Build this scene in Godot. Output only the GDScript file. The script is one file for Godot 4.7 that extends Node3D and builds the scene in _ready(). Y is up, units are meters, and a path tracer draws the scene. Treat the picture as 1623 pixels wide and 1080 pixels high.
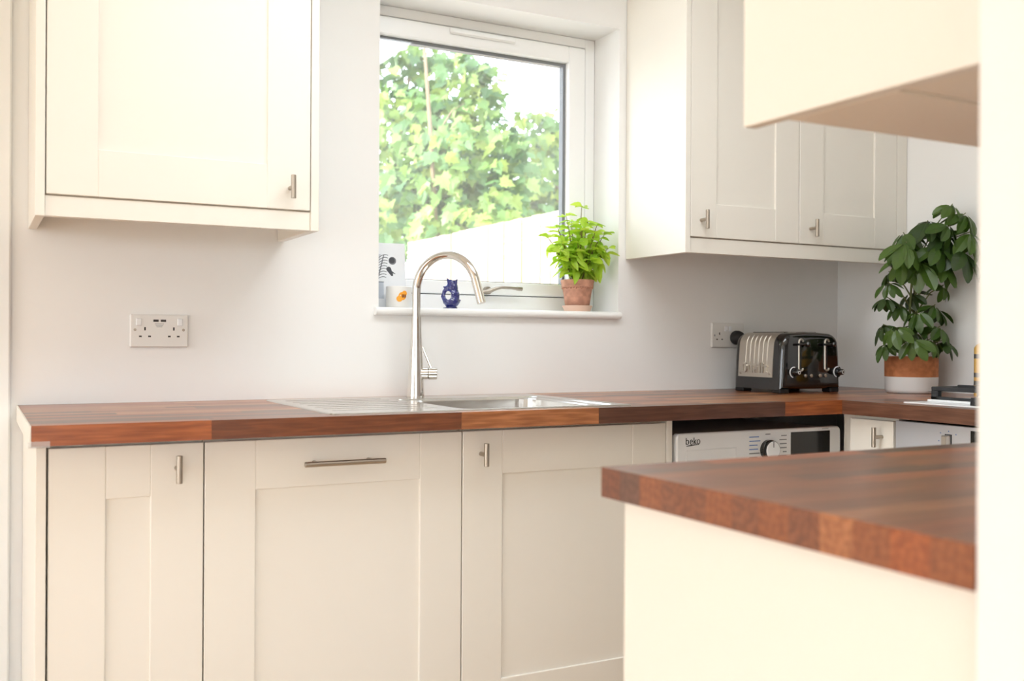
extends Node3D
# A bright cream kitchen: window over the sink, wooden worktops, peninsula in front.
# Metres, y up. The window wall is the plane z = 0, the room lies on its +z side.

var M := {}
var taken := {}
var rng := RandomNumberGenerator.new()
var unit_box: BoxMesh
var box_cache := {}

# ------------------------------------------------------------------ helpers
func numbered(called: String) -> String:
	if not taken.has(called):
		taken[called] = 0
		return called
	taken[called] += 1
	return "%s_%03d" % [called, taken[called]]

func tag(o: Node, label: String, category: String, group := "", kind := "") -> Node:
	if label: o.set_meta("label", label)
	if category: o.set_meta("category", category)
	if group: o.set_meta("group", group)
	if kind: o.set_meta("kind", kind)
	return o

func thing(called: String, at: Vector3, label: String, category: String, group := "") -> Node3D:
	var o := Node3D.new()
	o.name = numbered(called)
	add_child(o)
	o.position = at
	tag(o, label, category, group)
	return o

func sub(called: String, parent: Node, at := Vector3.ZERO) -> Node3D:
	var o := Node3D.new()
	o.name = called
	parent.add_child(o, true)
	o.position = at
	return o

func mi(called: String, mesh: Mesh, mat: Material, parent: Node, at := Vector3.ZERO) -> MeshInstance3D:
	var o := MeshInstance3D.new()
	o.name = called
	o.mesh = mesh
	o.material_override = mat
	parent.add_child(o, true)
	o.position = at
	return o

func structure(called: String, mesh: Mesh, mat: Material, label: String, category: String, at := Vector3.ZERO) -> MeshInstance3D:
	var o := mi(numbered(called), mesh, mat, self, at)
	tag(o, label, category, "", "structure")
	return o

func st_new() -> SurfaceTool:
	var s := SurfaceTool.new()
	s.begin(Mesh.PRIMITIVE_TRIANGLES)
	return s

func tri(s: SurfaceTool, a: Vector3, b: Vector3, c: Vector3, n: Vector3) -> void:
	if (b - a).cross(c - a).dot(n) > 0.0:      # front faces run clockwise
		var t := b
		b = c
		c = t
	for p in [a, b, c]:
		s.set_normal(n)
		s.set_uv(Vector2(p.x, p.y))
		s.add_vertex(p)

func quad(s: SurfaceTool, a: Vector3, b: Vector3, c: Vector3, d: Vector3, n: Vector3) -> void:
	tri(s, a, b, c, n)
	tri(s, a, c, d, n)

# smooth triangle with a normal on each corner
func tri3(s: SurfaceTool, a: Vector3, b: Vector3, c: Vector3, na: Vector3, nb: Vector3, nc: Vector3) -> void:
	var v := [[a, na], [b, nb], [c, nc]]
	if (b - a).cross(c - a).dot(na + nb + nc) > 0.0:
		v = [[a, na], [c, nc], [b, nb]]
	for p in v:
		s.set_normal(p[1])
		s.set_uv(Vector2(p[0].x, p[0].y))
		s.add_vertex(p[0])

# box with chamfered edges, from corner lo to corner hi
func add_box(s: SurfaceTool, lo: Vector3, hi: Vector3, c := 0.0) -> void:
	var m := (lo + hi) * 0.5
	var h := (hi - lo) * 0.5
	c = minf(c, minf(h.x, minf(h.y, h.z)) * 0.9)
	for ax in 3:
		var u := (ax + 1) % 3
		var w := (ax + 2) % 3
		for sg in [-1.0, 1.0]:
			var n := Vector3.ZERO
			n[ax] = sg
			var p := []
			for k in [[-1, -1], [1, -1], [1, 1], [-1, 1]]:
				var v := Vector3.ZERO
				v[ax] = sg * h[ax]
				v[u] = k[0] * (h[u] - c)
				v[w] = k[1] * (h[w] - c)
				p.append(m + v)
			quad(s, p[0], p[1], p[2], p[3], n)
	if c <= 0.0:
		return
	for ax in 3:                                # twelve edges
		var u := (ax + 1) % 3
		var w := (ax + 2) % 3
		for su in [-1.0, 1.0]:
			for sw in [-1.0, 1.0]:
				var n := Vector3.ZERO
				n[u] = su
				n[w] = sw
				var p := []
				for e in [-1.0, 1.0]:
					var v := Vector3.ZERO
					v[ax] = e * (h[ax] - c)
					v[u] = su * h[u]
					v[w] = sw * (h[w] - c)
					var v2 := v
					v2[u] = su * (h[u] - c)
					v2[w] = sw * h[w]
					p.append([m + v, m + v2])
				quad(s, p[0][0], p[1][0], p[1][1], p[0][1], n.normalized())
	for sx in [-1.0, 1.0]:
		for sy in [-1.0, 1.0]:
			for sz in [-1.0, 1.0]:
				var a := m + Vector3(sx * h.x, sy * (h.y - c), sz * (h.z - c))
				var b := m + Vector3(sx * (h.x - c), sy * h.y, sz * (h.z - c))
				var d := m + Vector3(sx * (h.x - c), sy * (h.y - c), sz * h.z)
				tri(s, a, b, d, Vector3(sx, sy, sz).normalized())

func box(lo: Vector3, hi: Vector3, c := 0.0) -> ArrayMesh:
	var key := "%s %s %s" % [lo, hi, c]
	if not box_cache.has(key):
		var s := st_new()
		add_box(s, lo, hi, c)
		box_cache[key] = s.commit()
	return box_cache[key]

func boxes(list: Array, c := 0.0) -> ArrayMesh:
	var s := st_new()
	for b in list:
		add_box(s, b[0], b[1], c)
	return s.commit()

# surface of revolution round y; profile = [radius, height] from bottom to top, smooth unless a point repeats
func add_lathe(s: SurfaceTool, prof: Array, seg := 32, at := Vector3.ZERO, basis := Basis.IDENTITY) -> void:
	for i in prof.size() - 1:
		var a: Vector2 = prof[i]
		var b: Vector2 = prof[i + 1]
		if a.distance_to(b) < 1e-6:
			continue
		var na := lathe_normal(prof, i, true)
		var nb := lathe_normal(prof, i + 1, false)
		for k in seg:
			var t0 := TAU * k / seg
			var t1 := TAU * (k + 1) / seg
			var d0 := Vector3(cos(t0), 0, sin(t0))
			var d1 := Vector3(cos(t1), 0, sin(t1))
			var up := Vector3.UP
			var p00 := basis * (d0 * a.x + up * a.y) + at
			var p10 := basis * (d1 * a.x + up * a.y) + at
			var p01 := basis * (d0 * b.x + up * b.y) + at
			var p11 := basis * (d1 * b.x + up * b.y) + at
			var n00 := basis * (d0 * na.x + up * na.y)
			var n10 := basis * (d1 * na.x + up * na.y)
			var n01 := basis * (d0 * nb.x + up * nb.y)
			var n11 := basis * (d1 * nb.x + up * nb.y)
			if a.x > 1e-6:
				tri3(s, p00, p10, p11 if b.x > 1e-6 else p01, n00, n10, n11 if b.x > 1e-6 else n01)
			if b.x > 1e-6:
				tri3(s, p00, p11, p01, n00, n11, n01)

func lathe_normal(prof: Array, i: int, after: bool) -> Vector2:
	var dirs := []
	var p: Vector2 = prof[i]
	if i > 0 and (not after or (prof[i - 1] as Vector2).distance_to(p) > 1e-6):
		var d: Vector2 = (p - prof[i - 1])
		if d.length() > 1e-6: dirs.append(Vector2(d.y, -d.x).normalized())
	if i < prof.size() - 1 and (after or (prof[i + 1] as Vector2).distance_to(p) > 1e-6):
		var d2: Vector2 = (prof[i + 1] - p)
		if d2.length() > 1e-6: dirs.append(Vector2(d2.y, -d2.x).normalized())
	if dirs.size() == 2 and (dirs[0] as Vector2).dot(dirs[1]) < 0.75:   # a hard edge
		return dirs[1] if after else dirs[0]
	var n := Vector2.ZERO
	for d in dirs: n += d
	return n.normalized()

func lathe(prof: Array, seg := 32) -> ArrayMesh:
	var s := st_new()
	add_lathe(s, prof, seg)
	return s.commit()

# a cylinder between two points, with small chamfers at both ends
func add_rod(s: SurfaceTool, a: Vector3, b: Vector3, r: float, seg := 16, c := 0.0006, r2 := -1.0) -> void:
	var up := (b - a).normalized()
	var side := up.cross(Vector3.RIGHT if absf(up.x) < 0.8 else Vector3.UP).normalized()
	var bs := Basis(side, up, side.cross(up))
	var l := a.distance_to(b)
	var re := r if r2 < 0 else r2
	add_lathe(s, [Vector2(0, 0), Vector2(r - c, 0), Vector2(r, c), Vector2(re, l - c), Vector2(re - c, l), Vector2(0, l)], seg, a, bs)

# tube along a path of points
func add_tube(s: SurfaceTool, pts: Array, r, seg := 14, caps := true) -> void:
	var n := pts.size()
	var rings := []
	var prev := Vector3.ZERO
	for i in n:
		var t: Vector3 = ((pts[min(i + 1, n - 1)] as Vector3) - pts[max(i - 1, 0)]).normalized()
		var side := prev
		if i == 0:
			side = t.cross(Vector3.UP if absf(t.y) < 0.9 else Vector3.RIGHT).normalized()
		else:
			side = (prev - t * prev.dot(t)).normalized()
		prev = side
		var other := t.cross(side)
		var rad: float = r[i] if r is Array else r
		var ring := []
		for k in seg:
			var a := TAU * k / seg
			var d := side * cos(a) + other * sin(a)
			ring.append([(pts[i] as Vector3) + d * rad, d])
		rings.append([ring, t])
	for i in n - 1:
		for k in seg:
			var a = rings[i][0][k]
			var b = rings[i][0][(k + 1) % seg]
			var c = rings[i + 1][0][(k + 1) % seg]
			var d = rings[i + 1][0][k]
			tri3(s, a[0], b[0], c[0], a[1], b[1], c[1])
			tri3(s, a[0], c[0], d[0], a[1], c[1], d[1])
	if caps:
		for e in [0, n - 1]:
			var t: Vector3 = rings[e][1] * (-1.0 if e == 0 else 1.0)
			for k in seg:
				tri(s, pts[e], rings[e][0][k][0], rings[e][0][(k + 1) % seg][0], t)

func tube(pts: Array, r, seg := 14) -> ArrayMesh:
	var s := st_new()
	add_tube(s, pts, r, seg)
	return s.commit()

# rounded rectangle in the xz plane, 4 * (n + 1) points
func round_rect(x0: float, x1: float, z0: float, z1: float, r: float, n := 6) -> Array:
	var out := []
	for k in 4:
		var cx := x1 - r if k == 0 or k == 3 else x0 + r
		var cz := z1 - r if k < 2 else z0 + r
		for i in n + 1:
			var a := PI / 2 * (k + float(i) / n)
			out.append(Vector2(cx + cos(a) * r, cz + sin(a) * r))
	return out

# skin between loops of Vector3 with the same count; the normal points away from or to the inside
func add_skin(s: SurfaceTool, loops: Array) -> void:
	for i in loops.size() - 1:
		var a: Array = loops[i]
		var b: Array = loops[i + 1]
		var n := a.size()
		for k in n:
			var j := (k + 1) % n
			var nn: Vector3 = ((a[j] as Vector3) - a[k]).cross((b[k] as Vector3) - a[k])
			if nn.length() < 1e-12:
				nn = ((b[j] as Vector3) - a[j]).cross((b[k] as Vector3) - a[j])
			if nn.length() < 1e-12: continue
			quad(s, a[k], a[j], b[j], b[k], nn.normalized())

func loop3(l: Array, y: float) -> Array:
	var out := []
	for p in l: out.append(Vector3(p.x, y, p.y))
	return out

# prism: closed outline in xy (Vector2), from z0 to z1, with a small bevel at the z1 end
func add_prism(s: SurfaceTool, poly: PackedVector2Array, z0: float, z1: float, bevel := 0.0) -> void:
	var n := poly.size()
	var area := 0.0
	for i in n:
		area += poly[i].cross(poly[(i + 1) % n])
	var sgn := 1.0 if area > 0 else -1.0
	var inner := poly
	if bevel > 0:
		var off := Geometry2D.offset_polygon(poly, -bevel, Geometry2D.JOIN_MITER)
		if off.size() == 1 and off[0].size() == n:
			# match start points
			var best := 0
			var bd := 1e9
			for k in n:
				var dd: float = off[0][k].distance_to(poly[0])
				if dd < bd:
					bd = dd
					best = k
			inner = PackedVector2Array()
			for k in n: inner.append(off[0][(best + k) % n])
		else:
			bevel = 0.0
	var idx := Geometry2D.triangulate_polygon(inner)
	for k in range(0, idx.size(), 3):
		var a := inner[idx[k]]
		var b := inner[idx[k + 1]]
		var c := inner[idx[k + 2]]
		tri(s, Vector3(a.x, a.y, z1), Vector3(b.x, b.y, z1), Vector3(c.x, c.y, z1), Vector3.BACK)
	idx = Geometry2D.triangulate_polygon(poly)
	for k in range(0, idx.size(), 3):
		var a := poly[idx[k]]
		var b := poly[idx[k + 1]]
		var c := poly[idx[k + 2]]
		tri(s, Vector3(a.x, a.y, z0), Vector3(b.x, b.y, z0), Vector3(c.x, c.y, z0), Vector3.FORWARD)
	for i in n:
		var j := (i + 1) % n
		var d := (poly[j] - poly[i]).normalized()
		var nn := Vector3(d.y, -d.x, 0) * sgn
		quad(s, Vector3(poly[i].x, poly[i].y, z0), Vector3(poly[j].x, poly[j].y, z0), Vector3(poly[j].x, poly[j].y, z1 - bevel), Vector3(poly[i].x, poly[i].y, z1 - bevel), nn)
		if bevel > 0:
			quad(s, Vector3(poly[i].x, poly[i].y, z1 - bevel), Vector3(poly[j].x, poly[j].y, z1 - bevel), Vector3(inner[j].x, inner[j].y, z1), Vector3(inner[i].x, inner[i].y, z1), (nn + Vector3.BACK).normalized())

func prism(poly: PackedVector2Array, z0: float, z1: float, bevel := 0.0) -> ArrayMesh:
	var s := st_new()
	add_prism(s, poly, z0, z1, bevel)
	return s.commit()

func text(words: String, size: float, depth: float, bold := false) -> TextMesh:
	var t := TextMesh.new()
	var f := SystemFont.new()
	f.font_names = PackedStringArray(["Droid Sans"])
	if bold: f.font_weight = 700
	t.font = f
	t.text = words
	t.font_size = 64
	t.pixel_size = size / 64.0
	t.depth = depth
	t.curve_step = 1.0
	return t

# ------------------------------------------------------------------ materials
func mat(c: Color, rough := 0.6, metal := 0.0) -> StandardMaterial3D:
	var m := StandardMaterial3D.new()
	m.albedo_color = c
	m.roughness = rough
	m.metallic = metal
	return m

func rgb8(r: float, g: float, b: float) -> Color:
	return Color(r / 255.0, g / 255.0, b / 255.0)

func noise_tex(freq: float, seed_: int, lo: Color, hi: Color, side := 512, octaves := 4, normal := false, bump := 4.0) -> NoiseTexture2D:
	var n := FastNoiseLite.new()
	n.noise_type = FastNoiseLite.TYPE_SIMPLEX_SMOOTH
	n.frequency = freq
	n.seed = seed_
	n.fractal_octaves = octaves
	var t := NoiseTexture2D.new()
	t.width = side
	t.height = side
	t.seamless = true
	t.noise = n
	if normal:
		t.as_normal_map = true
		t.bump_strength = bump
	else:
		var g := Gradient.new()
		g.offsets = PackedFloat32Array([0.2, 0.8])
		g.colors = PackedColorArray([lo, hi])
		t.color_ramp = g
	return t

func leaf_mat(c: Color, back: Color, rough := 0.45) -> StandardMaterial3D:
	var m := mat(c, rough)
	m.backlight_enabled = true
	m.backlight = back
	m.cull_mode = BaseMaterial3D.CULL_DISABLED
	return m

func make_materials() -> void:
	M.wall = mat(rgb8(245, 244, 242), 0.85)
	var plaster := noise_tex(0.03, 3, Color(0.3, 0.3, 0.3), Color(0.7, 0.7, 0.7), 512, 4, true, 0.6)
	M.wall.normal_enabled = true
	M.wall.normal_texture = plaster
	M.wall.normal_scale = 0.15
	M.wall.uv1_triplanar = true
	M.wall.uv1_world_triplanar = true
	M.wall.uv1_scale = Vector3(2.2, 2.2, 2.2)
	M.ceiling = mat(rgb8(248, 247, 245), 0.9)
	M.trim = mat(rgb8(244, 243, 240), 0.35)
	M.cream = mat(rgb8(243, 238, 228), 0.42)
	M.carcass = mat(rgb8(238, 232, 218), 0.5)
	M.board = mat(rgb8(248, 240, 226), 0.5)  # cream lightened to brighten the cabinet underside, in place of bounced light
	M.white_plastic = mat(rgb8(236, 234, 230), 0.3)
	M.upvc = mat(rgb8(249, 249, 248), 0.28)
	M.sill = mat(rgb8(249, 249, 247), 0.3)
	M.gasket = mat(rgb8(52, 54, 56), 0.6)
	M.spacer = mat(rgb8(110, 113, 118), 0.45)
	M.dark = mat(rgb8(30, 29, 28), 0.5)
	M.slot = mat(rgb8(58, 52, 48), 0.6)
	M.steel = mat(rgb8(196, 190, 182), 0.3, 1.0)
	M.nickel = mat(rgb8(176, 166, 154), 0.34, 1.0)
	M.chrome = mat(rgb8(226, 222, 216), 0.06, 1.0)
	M.sink = mat(rgb8(208, 205, 200), 0.22, 1.0)
	M.brushed = mat(rgb8(206, 200, 190), 0.34, 1.0)
	M.fascia = mat(rgb8(226, 229, 236), 0.3, 0.7)
	M.black_gloss = mat(rgb8(16, 15, 15), 0.1)
	M.black_gloss.clearcoat_enabled = true
	M.black_gloss.clearcoat = 0.6
	M.black_gloss.clearcoat_roughness = 0.04
	M.black_matt = mat(rgb8(26, 26, 27), 0.55)
	M.iron = mat(rgb8(40, 41, 43), 0.6)
	M.white_enamel = mat(rgb8(244, 245, 246), 0.2)
	M.screen = mat(rgb8(20, 20, 21), 0.12)
	M.print_grey = mat(rgb8(140, 142, 146), 0.5)
	M.print_blue = mat(rgb8(120, 150, 205), 0.5)
	M.print_black = mat(rgb8(40, 40, 42), 0.5)
	M.glass = mat(Color(0.97, 0.99, 0.98, 0.04), 0.0)
	M.glass.transparency = BaseMaterial3D.TRANSPARENCY_ALPHA
	M.clear_plastic = mat(Color(0.95, 0.95, 0.95, 0.2), 0.08)
	M.clear_plastic.transparency = BaseMaterial3D.TRANSPARENCY_ALPHA
	M.navy = mat(rgb8(34, 40, 112), 0.12)
	M.navy.clearcoat_enabled = true
	M.navy.clearcoat = 0.8
	M.navy.clearcoat_roughness = 0.05
	M.terracotta = mat(rgb8(214, 158, 132), 0.85)
	M.terracotta.albedo_texture = noise_tex(0.012, 21, Color(0.8, 0.78, 0.78), Color(1.0, 1.0, 1.0), 256)
	M.terracotta.uv1_triplanar = true
	M.terracotta.uv1_scale = Vector3(9, 9, 9)
	M.saucer = mat(rgb8(226, 190, 168), 0.85)
	M.clay = mat(rgb8(214, 138, 92), 0.8)
	M.clay.albedo_texture = noise_tex(0.015, 22, Color(0.86, 0.83, 0.81), Color(1.0, 1.0, 1.0), 256)
	M.clay.uv1_triplanar = true
	M.clay.uv1_scale = Vector3(9, 9, 9)
	M.glaze = mat(rgb8(242, 241, 240), 0.35)
	M.soil = mat(rgb8(58, 44, 34), 0.95)
	M.basil_stem = mat(rgb8(120, 104, 60), 0.7)
	M.basil = [leaf_mat(rgb8(172, 204, 64), rgb8(186, 208, 60)), leaf_mat(rgb8(190, 216, 90), rgb8(200, 216, 80)), leaf_mat(rgb8(148, 186, 52), rgb8(160, 192, 50))]
	M.umbrella_leaf = [leaf_mat(rgb8(58, 84, 28), rgb8(48, 74, 14), 0.36), leaf_mat(rgb8(72, 98, 36), rgb8(60, 86, 16), 0.34), leaf_mat(rgb8(46, 68, 26), rgb8(34, 52, 12), 0.38)]
	M.green_stem = mat(rgb8(112, 120, 70), 0.6)
	M.stake = mat(rgb8(40, 34, 28), 0.8)
	M.maple = [leaf_mat(rgb8(106, 138, 66), rgb8(124, 144, 70)), leaf_mat(rgb8(128, 154, 78), rgb8(142, 156, 76)), leaf_mat(rgb8(86, 122, 66), rgb8(100, 124, 66)), leaf_mat(rgb8(146, 164, 78), rgb8(154, 158, 74))]
	M.foliage = leaf_mat(Color.WHITE, rgb8(178, 182, 140))
	M.foliage.vertex_color_use_as_albedo = true
	M.bark = mat(rgb8(150, 124, 100), 0.9)
	M.fence = [mat(rgb8(188, 170, 144), 0.85), mat(rgb8(170, 150, 122), 0.85), mat(rgb8(202, 186, 162), 0.85)]
	M.paving = mat(rgb8(214, 208, 198), 0.9)
	M.floor = mat(rgb8(232, 198, 158), 0.45)
	M.floor.albedo_texture = noise_tex(0.012, 31, Color(0.76, 0.72, 0.68), Color(1, 1, 1))
	M.floor.uv1_triplanar = true
	M.floor.uv1_world_triplanar = true
	M.floor.uv1_scale = Vector3(0.5, 6, 6)
	# hardwood staves: two grain directions, eight tones
	var grain := noise_tex(0.011, 7, Color(0.8, 0.76, 0.73), Color(1.0, 1.0, 1.0), 512, 5)
	var tones := [rgb8(140, 84, 52), rgb8(180, 116, 72), rgb8(98, 62, 46), rgb8(196, 134, 84), rgb8(156, 92, 52), rgb8(116, 76, 56), rgb8(170, 94, 48), rgb8(128, 72, 42)]
	M.stave_x = []
	M.stave_z = []
	for i in tones.size():
		for dir in 2:
			var m := mat(tones[i], 0.34)
			m.albedo_texture = grain
			m.uv1_triplanar = true
			m.uv1_world_triplanar = true
			m.uv1_scale = Vector3(1.2, 16, 16) if dir == 0 else Vector3(16, 16, 1.2)
			m.uv1_offset = Vector3(i * 0.37, i * 0.61, i * 0.83)
			m.clearcoat_enabled = true
			m.clearcoat = 0.4
			m.clearcoat_roughness = 0.2
			(M.stave_x if dir == 0 else M.stave_z).append(m)

# ------------------------------------------------------------------ scene
const EYE := Vector3(-0.1267, 1.0782, 2.7661)
const XL := -4.6            # inner face of the left wall
const ZF := 6.0             # inner face of the wall facing the window
const TOP := 0.91          # worktop surface
const UNDER := 0.87        # underside of worktop
const BASE_Z := 0.592      # face of the base doors
const WALL_Z := 0.3185     # face of the wall cabinet doors

func _ready() -> void:
	rng.seed = 11
	# camera
	var yaw := deg_to_rad(28.065)
	var pitch := deg_to_rad(-0.047)
	var roll := deg_to_rad(0.3216)
	var r := Vector3(cos(yaw), 0, sin(yaw))
	var fw := Vector3(sin(yaw), 0, -cos(yaw))
	var f2 := fw * cos(pitch) + Vector3.UP * sin(pitch)
	var u2 := Vector3.UP * cos(pitch) - fw * sin(pitch)
	var cam := Camera3D.new()
	cam.name = "camera"
	cam.transform = Transform3D(Basis(r * cos(roll) + u2 * sin(roll), u2 * cos(roll) - r * sin(roll), -f2), EYE)
	cam.near = 0.05
	cam.far = 200.0
	cam.current = true
	var lens := CameraAttributesPhysical.new()
	lens.frustum_focal_length = 35.466
	lens.frustum_focus_distance = 2.75
	lens.exposure_aperture = 4.0
	cam.attributes = lens
	add_child(cam)
	cam.fov = rad_to_deg(2.0 * atan(540.0 / 1595.91))
	# sky and exposure
	var env := Environment.new()
	env.background_mode = Environment.BG_SKY
	var sky := Sky.new()
	var air := ProceduralSkyMaterial.new()
	air.sky_top_color = Color(0.86, 0.93, 1.0)
	air.sky_horizon_color = Color(0.98, 0.99, 1.0)
	air.ground_horizon_color = Color(0.8, 0.8, 0.76)
	air.ground_bottom_color = Color(0.6, 0.6, 0.54)
	sky.sky_material = air
	env.sky = sky
	env.background_energy_multiplier = 5.6
	env.tonemap_mode = Environment.TONE_MAPPER_LINEAR
	env.tonemap_exposure = 0.96
	env.sdfgi_enabled = true
	env.ssao_enabled = true
	env.ssil_enabled = true
	var we := WorldEnvironment.new()
	we.name = "world_environment"
	we.environment = env
	add_child(we)
	# sun: on the left, shining along the window wall and in through the patio doors
	var sun := DirectionalLight3D.new()
	sun.name = "sun"
	add_child(sun)
	sun.look_at_from_position(Vector3.ZERO, -Vector3(-0.9, 0.4, -0.1), Vector3.UP)
	sun.light_color = Color(1.0, 0.985, 0.95)
	sun.light_energy = 2.8
	sun.light_angular_distance = 0.6
	sun.shadow_enabled = true
	sun.sky_mode = DirectionalLight3D.SKY_MODE_LIGHT_ONLY
	# area light added at the patio doors to strengthen light from the left
	area("added_patio_light", Vector3(XL + 0.03, 1.07, 2.5), Vector3(0, -90, 0), Vector2(3.9, 2.0), Color(0.94, 0.975, 1.0), 0.3)
	# area light added at the rear window to brighten surfaces facing it
	area("added_rear_light", Vector3(-1.5, 1.35, ZF - 0.03), Vector3(0, 0, 0), Vector2(3.7, 1.6), Color(0.94, 0.97, 1.0), 0.1)
	make_materials()
	unit_box = BoxMesh.new()
	build_shell()
	build_garden()
	build_window()
	build_worktops()
	build_base_units()
	build_wall_units()
	build_peninsula()
	build_washer()
	build_oven_and_hob()
	build_sink()
	build_tap()
	build_sockets()
	build_toaster()
	build_sill_things()
	build_basil()
	build_umbrella_plant()
	build_bottle()

func area(called: String, at: Vector3, turn: Vector3, size: Vector2, c: Color, e: float) -> void:
	var l := AreaLight3D.new()
	l.name = called
	add_child(l)
	l.position = at
	l.rotation_degrees = turn
	l.area_size = size
	l.area_normalize_energy = false
	l.light_color = c
	l.light_energy = e
	l.area_range = 12.0
	l.shadow_enabled = true

func v(x: float, y: float, z: float) -> Vector3:
	return Vector3(x, y, z)

# ---- room shell
func build_shell() -> void:
	structure("floor", box(v(XL - 0.28, -0.12, -0.3), v(2.9, 0, ZF + 0.15)), M.floor, "warm oak floor of the kitchen", "floor")
	structure("ceiling", box(v(XL - 0.28, 2.42, -0.3), v(2.9, 2.56, ZF + 0.15)), M.ceiling, "plain white kitchen ceiling", "ceiling")
	# window wall: plaster return in front, wider opening behind it, and a doorway at its left end
	structure("wall_back", boxes([
		[v(-0.115, 0, -0.15), v(0.9075, 2.42, 0)], [v(1.744, 0, -0.15), v(2.9, 2.42, 0)],
		[v(0.9075, 0, -0.15), v(1.744, 1.148, 0)], [v(0.9075, 2.105, -0.15), v(1.744, 2.42, 0)],
		[v(-0.115, 0, -0.3), v(0.85, 2.42, -0.15)], [v(1.7442, 0, -0.3), v(2.9, 2.42, -0.15)],
		[v(0.85, 0, -0.3), v(1.7442, 1.16, -0.15)], [v(0.85, 2.105, -0.3), v(1.7442, 2.42, -0.15)],
		[v(XL - 0.28, 0, -0.3), v(-0.965, 2.42, 0)], [v(-0.965, 2.08, -0.3), v(-0.115, 2.42, 0)]]),
		M.wall, "white plastered wall with the sink window", "wall")
	structure("wall_right", box(v(2.735, 0, 0), v(2.9, 2.42, ZF + 0.15)), M.wall, "white plastered wall behind the potted umbrella plant", "wall")
	structure("wall_front", boxes([[v(XL, 0, ZF), v(-3.4, 2.42, ZF + 0.15)], [v(0.4, 0, ZF), v(2.735, 2.42, ZF + 0.15)], [v(-3.4, 0, ZF), v(0.4, 0.5, ZF + 0.15)], [v(-3.4, 2.17, ZF), v(0.4, 2.42, ZF + 0.15)]]), M.wall, "white wall facing the sink window", "wall")
	structure("wall_left", boxes([
		[v(XL - 0.28, 0, 0), v(XL, 2.42, 0.5)], [v(XL - 0.28, 0, 4.5), v(XL, 2.42, ZF + 0.15)], [v(XL - 0.28, 2.12, 0.5), v(XL, 2.42, 4.5)]]),
		M.wall, "white wall with the added glazed patio doors", "wall")
	structure("wall_nib", box(v(0.6075, 0, 2.2085), v(2.735, 2.42, 2.3135), 0.003), M.wall, "white partition wall end beside the peninsula worktop", "wall")
	# architrave at the left end of the window wall and the door in it
	var s := st_new()
	add_box(s, v(-0.118, 0, 0), v(-0.0505, 2.14, 0.016), 0.004)
	add_box(s, v(-1.03, 0, 0), v(-0.962, 2.14, 0.016), 0.004)
	add_box(s, v(-0.962, 2.072, 0), v(-0.118, 2.14, 0.016), 0.004)
	add_box(s, v(-0.135, 0, -0.3), v(-0.115, 2.08, -0.0), 0.0)
	structure("trim_1", s.commit(), M.trim, "white door architrave beside the cream end panel", "architrave")
	var d := structure("door_1", boxes([[v(-0.955, 0.005, -0.09), v(-0.137, 2.07, -0.05)]], 0.002), M.trim, "white internal door next to the kitchen run", "door")
	mi("lower_panel", box(v(-0.84, 0.25, -0.05), v(-0.25, 0.95, -0.042), 0.004), M.trim, d)
	mi("upper_panel", box(v(-0.84, 1.1, -0.05), v(-0.25, 1.95, -0.042), 0.004), M.trim, d)
	# unseen patio doors, added as the source of soft light from the left
	var bars := [[v(XL - 0.18, 0, 0.5), v(XL - 0.1, 0.06, 4.5)], [v(XL - 0.18, 2.06, 0.5), v(XL - 0.1, 2.12, 4.5)]]
	for k in 5:
		bars.append([v(XL - 0.18, 0.06, 0.5 + k * 0.985), v(XL - 0.1, 2.06, 0.56 + k * 0.985)])
	var p := structure("window_2", boxes(bars, 0.003), M.upvc, "tall glazed patio doors added in the left wall for light", "window")
	for k in 4:
		mi("pane", box(v(XL - 0.142, 0.06, 0.56 + k * 0.985), v(XL - 0.138, 2.06, 1.485 + k * 0.985)), M.glass, p)
	# unseen window in the wall opposite, added for light from behind the camera
	bars = [[v(-3.4, 0.5, ZF + 0.05), v(0.4, 0.56, ZF + 0.12)], [v(-3.4, 2.11, ZF + 0.05), v(0.4, 2.17, ZF + 0.12)]]
	for k in 4:
		bars.append([v(-3.4 + k * 1.2467, 0.56, ZF + 0.05), v(-3.34 + k * 1.2467, 2.11, ZF + 0.12)])
	p = structure("window_3", boxes(bars, 0.003), M.upvc, "wide white framed window added for light in the wall facing the sink", "window")
	for k in 3:
		mi("pane", box(v(-3.34 + k * 1.2467, 0.56, ZF + 0.08), v(-2.1533 + k * 1.2467, 2.11, ZF + 0.084)), M.glass, p)
	# unseen light panels, added in the ceiling for soft light from above
	for x in [0.6, 1.3]:
		var l := thing("added_ceiling_light", v(x, 2.42, 1.2), "added flat square white ceiling light panel nearer the single door wall cabinet" if x < 1.0 else "added flat square white ceiling light panel nearer the double door wall cabinet", "ceiling light", "added ceiling light panels")
		mi("frame", boxes([[v(-0.31, -0.016, -0.31), v(0.31, 0, -0.295)], [v(-0.31, -0.016, 0.295), v(0.31, 0, 0.31)], [v(-0.31, -0.016, -0.295), v(-0.295, 0, 0.295)], [v(0.295, -0.016, -0.295), v(0.31, 0, 0.295)]]), M.trim, l)
		var glow := mat(Color.WHITE, 0.5)
		glow.emission_enabled = true
		glow.emission = Color(0.95, 0.98, 1.0)
		glow.emission_energy_multiplier = 3.0
		mi("diffuser", box(v(-0.295, -0.01, -0.295), v(0.295, 0, 0.295)), glow, l)
		var a := AreaLight3D.new()
		a.name = "panel_light"
		l.add_child(a)
		a.position = v(0, -0.018, 0)
		a.rotation_degrees = v(-90, 0, 0)
		a.area_size = Vector2(0.58, 0.58)
		a.area_normalize_energy = false
		a.light_color = Color(0.95, 0.98, 1.0)
		a.light_energy = 2.1
		a.area_range = 12.0
		a.shadow_enabled = true

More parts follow.
